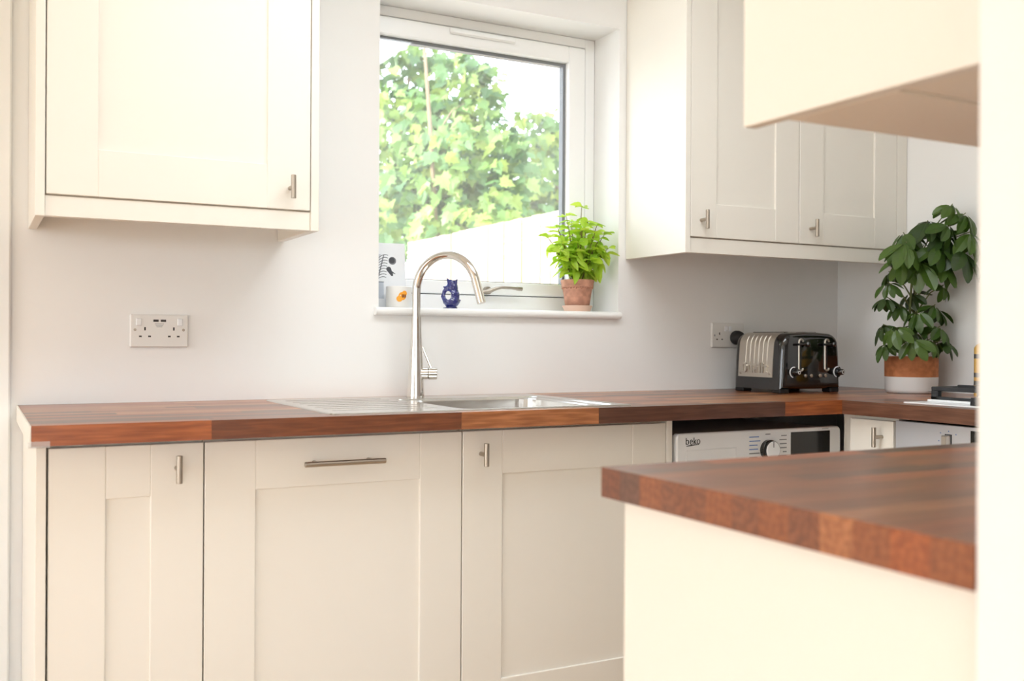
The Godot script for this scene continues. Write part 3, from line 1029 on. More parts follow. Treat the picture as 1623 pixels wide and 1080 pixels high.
# ---- sink with drainer
func build_sink() -> void:
	var k := thing("sink", v(0, TOP, 0), "stainless steel inset sink with a drainer on its left", "sink")
	var outer := round_rect(0.565, 1.375, 0.052, 0.62, 0.012, 6)
	var outer2 := round_rect(0.568, 1.372, 0.055, 0.617, 0.012, 6)
	var step := round_rect(0.885, 1.335, 0.175, 0.60, 0.03, 6)
	var step2 := round_rect(0.888, 1.332, 0.178, 0.597, 0.03, 6)
	var rim := round_rect(0.915, 1.295, 0.215, 0.573, 0.05, 6)
	var rim2 := round_rect(0.918, 1.292, 0.218, 0.570, 0.05, 6)
	var low := round_rect(0.926, 1.284, 0.226, 0.562, 0.05, 6)
	var low2 := round_rect(0.94, 1.27, 0.24, 0.548, 0.045, 6)
	var centre := round_rect(1.104, 1.106, 0.394, 0.396, 0.0005, 6)
	var s := st_new()
	add_skin(s, [loop3(outer, 0.0), loop3(outer2, 0.0025), loop3(step, 0.0025), loop3(step2, 0.0), loop3(rim, 0.0), loop3(rim2, -0.003), loop3(low, -0.15), loop3(low2, -0.162), loop3(centre, -0.166)])
	mi("basin", s.commit(), M.sink, k)
	for i in 7:
		mi("drainer_ridge", box(v(0.6, 0.0022, 0.13 + i * 0.065), v(0.865, 0.0031, 0.136 + i * 0.065), 0.0008), M.sink, k)
	var dr := st_new()
	add_lathe(dr, [Vector2(0.04, -0.1655), Vector2(0.038, -0.162), Vector2(0.03, -0.164), Vector2(0, -0.164)], 24, v(1.105, 0, 0.395))
	mi("strainer", dr.commit(), M.chrome, k)

func build_tap() -> void:
	var b := v(0.985, TOP + 0.0025, 0.098)
	var t := thing("kitchen_tap", b, "tall polished steel mixer tap with a swan neck spout and side lever", "tap")
	var s := st_new()
	add_lathe(s, [Vector2(0, 0), Vector2(0.0255, 0), Vector2(0.0255, 0.004), Vector2(0.0235, 0.03), Vector2(0.0195, 0.11), Vector2(0.0155, 0.19), Vector2(0.0136, 0.2285), Vector2(0.0128, 0.229), Vector2(0, 0.229)], 40)
	mi("body", s.commit(), M.chrome, t)
	var dir := v(sin(deg_to_rad(31)), 0, cos(deg_to_rad(31)))
	var r := 0.103
	var pts := [v(0, 0.2292, 0), v(0, 0.26, 0), v(0, 0.298, 0)]
	for i in range(1, 34):
		var a := deg_to_rad(5.0 * i)
		pts.append(v(0, 0.300 + sin(a) * r, 0) + dir * (r - cos(a) * r))
	var last: Vector3 = pts[pts.size() - 1]
	var tang: Vector3 = (last - pts[pts.size() - 2]).normalized()
	pts.append(last + tang * 0.02)
	pts.append(last + tang * 0.064)
	mi("spout", tube(pts, 0.0122, 26), M.chrome, t)
	var sd := v(0.93, 0, 0.37).normalized()
	var br := st_new()
	add_rod(br, v(0, 0.068, 0) + sd * 0.012, v(0, 0.068, 0) + sd * 0.034, 0.0165, 28, 0.0008)
	mi("side_barrel", br.commit(), M.chrome, t)
	br = st_new()
	add_rod(br, v(0, 0.068, 0) + sd * 0.034, v(0, 0.068, 0) + sd * 0.0355, 0.0158, 28, 0.0002)
	mi("seal_ring", br.commit(), M.black_matt, t)
	br = st_new()
	add_rod(br, v(0, 0.068, 0) + sd * 0.0355, v(0, 0.068, 0) + sd * 0.06, 0.0175, 28, 0.001)
	var lev := mi("lever", br.commit(), M.chrome, t)
	br = st_new()
	add_rod(br, v(0, 0.08, 0) + sd * 0.044, v(0, 0.142, -0.034) + sd * 0.032, 0.0034, 12, 0.0006)
	mi("lever_pin", br.commit(), M.chrome, lev)

# ---- sockets
func socket_plate(called: String, at: Vector3, label: String) -> Node3D:
	var t := thing(called, at, label, "socket")
	mi("face_plate", box(v(0, 0, 0.0002), v(0.146, 0.086, 0.0095), 0.003), M.white_plastic, t)
	return t

func holes(t: Node3D, cx: float) -> void:
	mi("pin_hole", box(v(cx - 0.002, 0.044, 0.0085), v(cx + 0.002, 0.0525, 0.0097)), M.dark, t)
	for k in [-1, 1]:
		mi("pin_hole", box(v(cx + k * 0.0113 - 0.0035, 0.0265, 0.0085), v(cx + k * 0.0113 + 0.0035, 0.0305, 0.0097)), M.slot, t)

func rocker(t: Node3D, x: float, y: float) -> void:
	var r := mi("switch", box(v(x - 0.0068, y - 0.0095, 0.009), v(x + 0.0068, y + 0.0095, 0.0135), 0.0015), M.white_enamel, t)
	r.rotation_degrees.x = 0

func build_sockets() -> void:
	var a := socket_plate("wall_socket", v(0.2255, 1.053, 0), "white double wall socket with charging slots under the left wall cabinet")
	holes(a, 0.037)
	holes(a, 0.109)
	rocker(a, 0.0215, 0.066)
	rocker(a, 0.1245, 0.066)
	for k in 2:
		mi("charging_slot", box(v(0.0575 + k * 0.0185, 0.0665, 0.009), v(0.071 + k * 0.0185, 0.0725, 0.0098), 0.0002), M.slot, a)
	for k in 3:
		mi("printed_line", box(v(0.0615 + k * 0.002, 0.0605 - k * 0.0038, 0.0094), v(0.084 - k * 0.002, 0.0617 - k * 0.0038, 0.0097)), M.print_grey, a)
	for x in [0.0125, 0.1335]:
		var s := st_new()
		add_lathe(s, [Vector2(0.0038, 0.009), Vector2(0.0034, 0.0102), Vector2(0.0016, 0.0104), Vector2(0, 0.0098)], 16, v(x, 0.0455, 0), Basis(Vector3.RIGHT, PI / 2))
		mi("screw", s.commit(), M.nickel, a)
	var b := socket_plate("wall_socket", v(2.129, 1.055, 0), "white double wall socket with a black plug behind the toaster")
	holes(b, 0.034)
	rocker(b, 0.062, 0.066)
	rocker(b, 0.0785, 0.066)
	mi("pin_hole", box(v(0.0105, 0.039, 0.0085), v(0.0145, 0.0455, 0.0097)), M.print_grey, b)
	var p := thing("plug", v(2.2325, 1.0895, 0.0097), "black rounded electric plug pushed into the socket behind the toaster", "plug")
	var s2 := st_new()
	add_lathe(s2, [Vector2(0, 0), Vector2(0.0235, 0), Vector2(0.025, 0.004), Vector2(0.0245, 0.018), Vector2(0.02, 0.03), Vector2(0.012, 0.037), Vector2(0, 0.038)], 28, v(0, 0, 0), Basis(Vector3.RIGHT, PI / 2))
	mi("plug_body", s2.commit(), M.black_matt, p)
	mi("cable", tube([v(0, -0.018, 0.018), v(0, -0.03, 0.02), v(0.004, -0.07, 0.022), v(0.01, -0.12, 0.024), v(0.014, -0.155, 0.03), v(0.02, -0.1715, 0.045)], 0.0035, 10), M.black_matt, p)

# ---- toaster
func toaster_profile(w: float, h: float, inset: float) -> PackedVector2Array:
	var half := []
	# half outline from the foot up to the middle of the top, slightly tapered with a big shoulder
	half.append(Vector2(-w / 2 + inset, 0.012 + inset))
	half.append(Vector2(-w / 2 + 0.003 + inset, h * 0.55))
	var rr := 0.042
	var c := Vector2(-w / 2 + 0.007 + rr, h - rr - 0.003)
	for k in 8:
		var a := PI - (PI / 2) * k / 7.0
		half.append(c + Vector2(cos(a), sin(a)) * (rr - inset))
	half.append(Vector2(-0.03, h - 0.0008 - inset))
	var out := PackedVector2Array(half)
	for i in range(half.size() - 1, -1, -1):
		out.append(Vector2(-half[i].x, half[i].y))
	return out

func build_toaster() -> void:
	var w := 0.262
	var h := 0.198
	var t := thing("toaster", v(2.281, TOP, 0.21), "glossy black and steel toaster standing in the worktop corner", "toaster")
	var z0 := -0.115
	var z1 := 0.122
	# shell: rounded at both ends by shrinking rings
	var rings := []
	for e in [[z0, 0.02], [z0 + 0.004, 0.009], [z0 + 0.012, 0.002], [z0 + 0.02, 0.0], [z1 - 0.024, 0.0], [z1 - 0.014, 0.002], [z1 - 0.006, 0.007], [z1 - 0.0015, 0.014], [z1, 0.022]]:
		var l := []
		for p in toaster_profile(w, h, e[1]): l.append(Vector3(p.x, p.y, e[0]))
		rings.append(l)
	var s := st_new()
	s.set_smooth_group(0)
	for i in rings.size() - 1:
		var n: int = rings[i].size()
		for k in n:
			var a: Vector3 = rings[i][k]
			var b: Vector3 = rings[i][(k + 1) % n]
			var c: Vector3 = rings[i + 1][(k + 1) % n]
			var d: Vector3 = rings[i + 1][k]
			var nn := (b - a).cross(d - a).normalized()
			var mid := (a + b + c + d) / 4.0
			if nn.dot(mid - v(0, h * 0.45, 0.0)) < 0: nn = -nn
			quad(s, a, b, c, d, nn)
	for e in [[rings[0], Vector3.FORWARD], [rings[rings.size() - 1], Vector3.BACK]]:
		var flat := PackedVector2Array()
		for p in e[0]: flat.append(Vector2(p.x, p.y))
		var idx := Geometry2D.triangulate_polygon(flat)
		for k in range(0, idx.size(), 3):
			tri(s, e[0][idx[k]], e[0][idx[k + 1]], e[0][idx[k + 2]], e[1])
	mi("shell", smooth(s.commit(), 38.0), M.black_gloss, t)
	# steel side panels wrapping over the shoulder
	var prof := toaster_profile(w + 0.003, h + 0.0015, 0.0)
	for sd in [1, -1]:
		var ps := st_new()
		var line := []
		for i in 11:
			var p := prof[i]
			if i == 0: p = Vector2(prof[0].x, 0.05)
			line.append(Vector2(p.x * sd, p.y))
		var za := -0.086
		var zb := 0.078
		for i in line.size() - 1:
			var a: Vector2 = line[i]
			var b: Vector2 = line[i + 1]
			var d := (b - a).normalized()
			var nn := v(-d.y * sd, d.x * sd, 0)
			quad(ps, v(a.x, a.y, za), v(a.x, a.y, zb), v(b.x, b.y, zb), v(b.x, b.y, za), nn)
		# thin edges back to the shell
		quad(ps, v(line[0].x, line[0].y, za), v(line[0].x, line[0].y, zb), v(line[0].x + 0.003 * sd, line[0].y, zb), v(line[0].x + 0.003 * sd, line[0].y, za), Vector3.DOWN)
		for e in [[za, -1], [zb, 1]]:
			for i in line.size() - 1:
				var a: Vector2 = line[i]
				var b: Vector2 = line[i + 1]
				quad(ps, v(a.x, a.y, e[0]), v(b.x, b.y, e[0]), v(b.x * 0.98, b.y - 0.002, e[0]), v(a.x * 0.98, a.y, e[0]), v(0, 0, e[1]))
		var panel := mi("steel_panel", smooth(ps.commit(), 40.0), M.brushed, t)
		panel.set_meta("label", "brushed steel side panel with raised ribs")
		for i in 6:
			var zz := -0.052 + i * 0.0205
			var rp := []
			for k in [[1, 0.55], [1, 1.0], [2, 1.0], [3, 1.0], [4, 1.0], [5, 1.0], [6, 1.0]]:
				var q: Vector2 = line[k[0]]
				if k[1] < 1.0: q = (line[0] as Vector2).lerp(line[1], 0.72)
				rp.append(v(q.x, q.y, zz))
			mi("rib", tube(rp, [0.001, 0.0024, 0.0026, 0.0026, 0.0026, 0.0022, 0.001], 8), M.brushed, panel)
		for zz in [za + 0.012, zb - 0.012]:
			var sc := st_new()
			add_rod(sc, v(line[0].x + 0.001 * sd, 0.061, zz), v(line[0].x - 0.0018 * sd, 0.061, zz), 0.0042, 14, 0.0006)
			mi("screw", sc.commit(), M.nickel, panel)
		if sd == 1:
			var tm := mi("lettering", text("Dualit", 0.044, 0.007, true), M.brushed, panel, v(line[0].x - 0.001, 0.079, -0.004))
			tm.rotation_degrees.y = -90
			tm.set_meta("label", "embossed steel lettering")
	# bread slots
	for k in 4:
		mi("bread_slot", box(v(-0.078 + k * 0.0415, h - 0.004, -0.075), v(-0.056 + k * 0.0415, h + 0.0012, 0.068), 0.001), M.dark, t)
	# front: two lever tracks with steel loops, lever knobs, dials, buttons
	for x in [-0.052, 0.062]:
		var tr := sub("lever_track", t)
		var y0 := 0.081
		var y1 := 0.166
		var lp := []
		for k in 25:
			var a := TAU * k / 24.0
			var yy := (y1 if sin(a) >= 0 else y0) + sin(a) * 0.0085
			lp.append(v(x + cos(a) * 0.0085, yy, z1 + 0.0015))
		mi("track_rim", tube(lp, 0.0034, 8), M.brushed, tr)
		mi("track_slot", box(v(x - 0.0035, y0, z1 - 0.001), v(x + 0.0035, y1, z1 + 0.0006)), M.dark, tr)
		var kb := st_new()
		add_rod(kb, v(x, 0.158, z1), v(x, 0.158, z1 + 0.012), 0.003, 10)
		add_lathe(kb, [Vector2(0, -0.009), Vector2(0.006, -0.0065), Vector2(0.009, 0), Vector2(0.006, 0.0065), Vector2(0, 0.009)], 18, v(x + 0.018, 0.158, z1 + 0.014))
		add_rod(kb, v(x - 0.022, 0.158, z1 + 0.012), v(x + 0.018, 0.158, z1 + 0.012), 0.004, 10)
		mi("lever_knob", kb.commit(), M.black_gloss, tr)
	for x in [-0.082, 0.11]:
		var dl := sub("timer_dial", t)
		var base := st_new()
		add_lathe(base, [Vector2(0.019, 0), Vector2(0.019, 0.002), Vector2(0, 0.002)], 28, v(x, 0.068, z1 - 0.001), Basis(Vector3.RIGHT, PI / 2))
		mi("scale_disc", base.commit(), M.black_matt, dl)
		var arc := []
		for k in 13:
			var a := deg_to_rad(75 + 15 * k)
			arc.append(v(x + cos(a) * 0.0165, 0.068 + sin(a) * 0.0165, z1 + 0.0015))
		mi("scale_mark", tube(arc, 0.0019, 8), M.white_enamel, dl)
		var kn := st_new()
		add_rod(kn, v(x, 0.068, z1), v(x, 0.068, z1 + 0.026), 0.0125, 20, 0.002, 0.0095)
		mi("knob", kn.commit(), M.black_gloss, dl)
		var ks := st_new()
		add_rod(ks, v(x, 0.068, z1 + 0.026), v(x, 0.068, z1 + 0.0268), 0.0058, 16, 0.0002)
		mi("knob_face", ks.commit(), M.white_plastic, dl)
		ks = st_new()
		add_rod(ks, v(x, 0.068, z1 + 0.0266), v(x, 0.068, z1 + 0.0272), 0.0032, 16, 0.0001)
		mi("knob_centre", ks.commit(), M.black_gloss, dl)
	for x in [-0.031, -0.006, 0.033, 0.057]:
		var bt := st_new()
		add_rod(bt, v(x, 0.056, z1 - 0.001), v(x, 0.056, z1 + 0.004), 0.0058, 18, 0.0012)
		mi("button", bt.commit(), M.nickel, t)
	for x in [-0.11, 0.11]:
		for zz in [-0.085, 0.092]:
			mi("foot", box(v(x - 0.02, 0, zz - 0.02), v(x + 0.02, 0.016, zz + 0.02), 0.003), M.black_matt, t)

# average the normals of faces that meet at less than so many degrees
func smooth(m: ArrayMesh, degrees: float) -> ArrayMesh:
	var a := m.surface_get_arrays(0)
	var p: PackedVector3Array = a[Mesh.ARRAY_VERTEX]
	var n: PackedVector3Array = a[Mesh.ARRAY_NORMAL]
	var at := {}
	for i in p.size():
		var key := Vector3i((p[i] * 20000.0).round())
		if not at.has(key): at[key] = []
		at[key].append(i)
	var out := n.duplicate()
	var lim := cos(deg_to_rad(degrees))
	for key in at:
		for i in at[key]:
			var sum := Vector3.ZERO
			for j in at[key]:
				if n[i].dot(n[j]) > lim: sum += n[j]
			out[i] = sum.normalized()
	a[Mesh.ARRAY_NORMAL] = out
	var r := ArrayMesh.new()
	r.add_surface_from_arrays(Mesh.PRIMITIVE_TRIANGLES, a)
	return r

# ---- things on the window sill
# surface nets: mesh of the zero level of a distance function
func nets(f: Callable, lo: Vector3, hi: Vector3, cell: float) -> ArrayMesh:
	var nx := int((hi.x - lo.x) / cell) + 1
	var ny := int((hi.y - lo.y) / cell) + 1
	var nz := int((hi.z - lo.z) / cell) + 1
	var val := PackedFloat32Array()
	val.resize((nx + 1) * (ny + 1) * (nz + 1))
	var sx := 1
	var sy := nx + 1
	var sz := (nx + 1) * (ny + 1)
	for k in nz + 1:
		for j in ny + 1:
			for i in nx + 1:
				val[i + j * sy + k * sz] = f.call(lo + Vector3(i, j, k) * cell)
	var id := {}
	var pts := []
	for k in nz:
		for j in ny:
			for i in nx:
				var b := i + j * sy + k * sz
				var sum := Vector3.ZERO
				var cnt := 0
				for e in [[0, 0, 0, 0], [0, 1, 0, 0], [0, 0, 1, 0], [0, 1, 1, 0], [1, 0, 0, 0], [1, 1, 0, 0], [1, 0, 1, 0], [1, 1, 1, 0], [2, 0, 0, 0], [2, 1, 0, 0], [2, 0, 1, 0], [2, 1, 1, 0]]:
					var p0 := Vector3.ZERO
					var ax: int = e[0]
					p0[(ax + 1) % 3] = e[1]
					p0[(ax + 2) % 3] = e[2]
					var st: int = [sx, sy, sz][ax]
					var q := b + int(p0.x) * sx + int(p0.y) * sy + int(p0.z) * sz
					var va := val[q]
					var vb := val[q + st]
					if (va < 0) != (vb < 0):
						p0[ax] = va / (va - vb)
						sum += p0
						cnt += 1
				if cnt:
					id[b] = pts.size()
					pts.append(lo + (Vector3(i, j, k) + sum / cnt) * cell)
	var nor := []
	var h := cell * 0.4
	for p in pts:
		nor.append(Vector3(f.call(p + v(h, 0, 0)) - f.call(p - v(h, 0, 0)), f.call(p + v(0, h, 0)) - f.call(p - v(0, h, 0)), f.call(p + v(0, 0, h)) - f.call(p - v(0, 0, h))).normalized())
	var s := st_new()
	var step := [sx, sy, sz]
	for b in id:
		for ax in 3:
			var st: int = step[ax]
			if (val[b] < 0) == (val[b + st] < 0): continue
			var u: int = step[(ax + 1) % 3]
			var w: int = step[(ax + 2) % 3]
			var c := [b, b - u, b - u - w, b - w]
			if not (id.has(c[1]) and id.has(c[2]) and id.has(c[3])): continue
			var q := []
			for e in c: q.append(id[e])
			tri3(s, pts[q[0]], pts[q[1]], pts[q[2]], nor[q[0]], nor[q[1]], nor[q[2]])
			tri3(s, pts[q[0]], pts[q[2]], pts[q[3]], nor[q[0]], nor[q[2]], nor[q[3]])
	return s.commit()

func cap(p: Vector3, a: Vector3, b: Vector3, ra: float, rb: float) -> float:
	var d := b - a
	var t := clampf((p - a).dot(d) / d.length_squared(), 0, 1)
	return p.distance_to(a + d * t) - lerpf(ra, rb, t)

func smin(a: float, b: float, k: float) -> float:
	var h := clampf(0.5 + 0.5 * (b - a) / k, 0, 1)
	return lerpf(b, a, h) - k * h * (1 - h)

# fish-shaped jug, millimetres: tail up, head low, body with a hole that forms the grip
func jug_field(p: Vector3) -> float:
	var q := Vector3(p.x, p.y, p.z * 1.12)
	var d := cap(q, v(3, 26, 0), v(6, 40, 0), 25.5, 20)
	d = smin(d, cap(q, v(7, 42, 0), v(6, 66, 0), 18, 15), 8)
	d = smin(d, cap(q, v(6, 66, 0), v(4, 80, 0), 14, 13), 6)
	# tail handle on the left
	d = smin(d, cap(q, v(-14, 22, 0), v(-22.5, 37, 0), 9, 6.2), 4)
	d = smin(d, cap(q, v(-22.5, 37, 0), v(-18.5, 53, 0), 6.2, 5.6), 3)
	d = smin(d, cap(q, v(-18.5, 53, 0), v(-8, 63, 0), 5.6, 9), 4)
	d = smin(d, cap(q, v(-8, 63, 0), v(-21, 66, 0), 7, 2.6), 4)
	# two points of the open mouth
	d = smin(d, cap(q, v(-3, 78, 0), v(-11, 92, 0), 8, 1.8), 4)
	d = smin(d, cap(q, v(12, 76, 0), v(20, 90, 0), 7, 1.8), 4)
	# fin on the belly
	d = smin(d, cap(q, v(24, 22, 0), v(30.5, 27, 0), 5, 1.6), 3)
	# scales as shallow ripples
	d += 0.45 * sin(p.y * 0.62) * sin(p.x * 0.5 + p.y * 0.3)
	# foot
	d = smin(d, maxf(Vector2(p.x + 0.5, p.z).length() - 22.5, absf(p.y - 2.0) - 2.0), 1.5)
	# the grip hole, the hollow mouth and the flat base
	var hole := (Vector2((p.x + 7.5) / 8.6, (p.y - 40) / 13.0).length() - 1.0) * 8.6
	d = maxf(d, -hole)
	d = maxf(d, -cap(q, v(5, 84, 0), v(5, 98, 0), 8, 13))
	return maxf(d, 0.3 - p.y)

func build_sill_things() -> void:
	var sy := 1.1712
	# navy jug
	var mesh := nets(jug_field, v(-36, -2, -28), v(38, 98, 28), 2.0)
	var j := thing("jug", v(1.1475, sy, -0.022), "glazed navy blue fish-shaped jug with a hole grip on the sill", "jug")
	j.rotation_degrees.y = -22
	j.scale = Vector3.ONE * 0.001
	mi("jug_body", mesh, M.navy, j)
	# white candle with an orange printed blot
	var c := thing("candle", v(0.9885, sy, -0.045), "white boxed candle with an orange splash print on the sill", "candle")
	mi("jar", lathe([Vector2(0, 0), Vector2(0.036, 0), Vector2(0.038, 0.003), Vector2(0.038, 0.062), Vector2(0.036, 0.064), Vector2(0.034, 0.062), Vector2(0.034, 0.052), Vector2(0, 0.052)], 40), M.white_plastic, c)
	c.set_meta("label", "white candle jar with an orange splash print on the sill")
	var orange := mat(rgb8(250, 170, 50), 0.5)
	var splash := st_new()
	for i in 3:
		for k in 18:
			var a := TAU * k / 18.0
			var b := TAU * (k + 1) / 18.0
			var rr: float = [0.012, 0.009, 0.008][i]
			var cc: Vector2 = [Vector2(0.95, 0.034), Vector2(0.72, 0.026), Vector2(1.12, 0.042)][i]
			var wrap := func(x: float, y: float) -> Vector3: return v(sin(x) * (0.0383 + i * 0.0002), y, cos(x) * (0.0383 + i * 0.0002))
			tri(splash, wrap.call(cc.x, cc.y), wrap.call(cc.x + cos(a) * rr / 0.038, cc.y + sin(a) * rr), wrap.call(cc.x + cos(b) * rr / 0.038, cc.y + sin(b) * rr), wrap.call(cc.x, 0.0) - v(0, 0, 0))
	c.rotation_degrees.y = -60
	mi("print", splash.commit(), orange, c)
	mi("print_line", box(v(0.0325, 0.033, 0.0235), v(0.036, 0.0355, 0.0165)), mat(rgb8(150, 90, 40), 0.6), c)
	# greetings card leaning on the window
	var g := thing("greeting_card", v(0.9275, sy, -0.10), "small upright card with a black and white plant print on the sill", "card")
	g.rotation_degrees = v(-6, -4, 0)
	var paper := mat(Color.WHITE, 0.7)
	paper.albedo_texture = card_print()
	var cs := st_new()
	add_box(cs, v(0, 0, -0.001), v(0.105, 0.2, 0.0))
	mi("card_back", cs.commit(), mat(rgb8(232, 233, 236), 0.7), g)
	var face := QuadMesh.new()
	face.size = Vector2(0.105, 0.2)
	mi("card_face", face, paper, g, v(0.0525, 0.1, 0.0003))

func card_print() -> ImageTexture:
	var w := 210
	var h := 400
	var im := Image.create(w, h, false, Image.FORMAT_RGB8)
	im.fill(rgb8(236, 238, 241))
	var ink := rgb8(70, 72, 78)
	var dab := func(x: float, y: float, r: float, c: Color) -> void:
		for yy in range(int(y - r), int(y + r) + 1):
			for xx in range(int(x - r), int(x + r) + 1):
				if xx >= 0 and yy >= 0 and xx < w and yy < h and Vector2(xx - x, yy - y).length() <= r:
					im.set_pixel(xx, yy, c)
	# print field starts a fifth from the top: grey ground at the left with curved stems
	for y in range(70, 235):
		for x in range(0, int(58.0 - (y - 70) * 0.26)):
			if (x * 7 + y * 13) % 5 < 3: im.set_pixel(x, y, rgb8(176, 180, 188))
	for k in 9:
		for t in 60:
			var a := t / 60.0
			dab.call(40 - k * 2 + a * 62, 88 + k * 17 + 16 * pow(a - 0.4, 2) * 3.0 - a * 30, 1.7, ink)
	for t in 80:
		var a := t / 80.0
		dab.call(74 - a * 44, 76 + a * 160, 2.6, ink)
	dab.call(128, 108, 24, rgb8(120, 122, 128))
	dab.call(126, 106, 18, ink)
	for t in 40:
		dab.call(104 + t * 0.5, 160 + t * 0.9, 15 - t * 0.2, ink)
	for t in 16:
		dab.call(124 + t * 1.4, 178 + t * 0.7, 5.5 - t * 0.3, ink)
	im.fill_rect(Rect2i(0, 238, 72, 4), ink)
	im.fill_rect(Rect2i(0, 242, 70, 100), rgb8(190, 196, 206))
	im.fill_rect(Rect2i(0, 242, 6, 100), ink)
	return ImageTexture.create_from_image(im)

# ---- basil
func build_basil() -> void:
	rng.seed = 77
	var p := thing("potted_basil", v(1.618, 1.1712, -0.052), "bright green basil plant in a small terracotta pot on the sill", "potted plant")
	mi("saucer", lathe([Vector2(0, 0), Vector2(0.042, 0), Vector2(0.05, 0.019), Vector2(0.047, 0.02), Vector2(0.044, 0.006), Vector2(0, 0.006)], 36), M.saucer, p)
	var pot := mi("pot", lathe([Vector2(0, 0.006), Vector2(0.037, 0.006), Vector2(0.0385, 0.008), Vector2(0.049, 0.078), Vector2(0.0525, 0.08), Vector2(0.0535, 0.092), Vector2(0.055, 0.098), Vector2(0.0545, 0.104), Vector2(0.05, 0.104), Vector2(0.048, 0.092), Vector2(0, 0.092)], 44), M.terracotta, p)
	var bead := SphereMesh.new()
	bead.radius = 0.0032
	bead.height = 0.0064
	bead.radial_segments = 8
	bead.rings = 4
	for k in 34:
		var a := TAU * k / 34.0
		mi("relief_bead", bead, M.terracotta, pot, v(cos(a) * 0.0492, 0.0765 + 0.002 * (k % 2), sin(a) * 0.0492))
	mi("soil", lathe([Vector2(0.0478, 0.0925), Vector2(0.03, 0.095), Vector2(0, 0.096)], 24), M.soil, p)
	var half := [Vector2(0, 0), Vector2(0.14, 0.1), Vector2(0.27, 0.3), Vector2(0.29, 0.5), Vector2(0.2, 0.76), Vector2(0.09, 0.92), Vector2(0, 1.0)]
	var shapes := [leaf_shape(half, 0.5, 0.25), leaf_shape(half, -0.35, 0.35), leaf_shape(half, 0.3, 0.5)]
	var tips := [v(-0.07, 0.255, 0.0), v(-0.125, 0.235, 0.02), v(-0.10, 0.19, 0.03), v(-0.05, 0.31, 0.01), v(0.0, 0.27, 0.03), v(0.015, 0.345, 0.0), v(0.045, 0.30, -0.01), v(0.09, 0.255, 0.02), v(0.10, 0.21, 0.03), v(0.07, 0.18, -0.02), v(-0.03, 0.22, 0.05), v(0.03, 0.2, 0.05), v(-0.06, 0.17, 0.05), v(0.0, 0.3, -0.04), v(0.06, 0.24, 0.04), v(-0.085, 0.215, 0.045), v(-0.02, 0.26, 0.055), v(0.035, 0.255, 0.05), v(0.08, 0.19, 0.045), v(-0.04, 0.19, 0.06), v(0.015, 0.165, 0.06), v(-0.09, 0.27, 0.02), v(0.065, 0.285, 0.015)]
	for tip in tips:
		var root := v(tip.x * 0.2, 0.094, tip.z * 0.3)
		var bend: Vector3 = root.lerp(tip, 0.5) + v(tip.x * -0.08, 0.02, 0)
		var pts := []
		for k in 7:
			var a := k / 6.0
			pts.append(root * (1 - a) * (1 - a) + bend * 2 * a * (1 - a) + tip * a * a)
		mi("stem", tube(pts, [0.0022, 0.0021, 0.002, 0.0018, 0.0016, 0.0014, 0.001], 7), M.basil_stem, p)
		for k in range(2, 7):
			var n := 2 if k < 6 else 4
			for i in n:
				var turn := PI * i * (2.0 / n) + k * PI / 2 + rng.randf_range(-0.4, 0.4)
				var size := rng.randf_range(0.036, 0.06) * (0.8 if k == 6 else 1.0)
				var out := Vector3(cos(turn), rng.randf_range(-1.1, 0.3) if k < 6 else 0.3, sin(turn)).normalized()
				var side := out.cross(Vector3.UP).normalized()
				var l := mi("leaf", shapes[rng.randi() % 3], M.basil[rng.randi() % 3], p)
				l.transform = Transform3D(Basis(out, rng.randf_range(-0.5, 0.5)) * Basis(side, out, side.cross(out)) * Basis.from_scale(Vector3.ONE * size), pts[k])

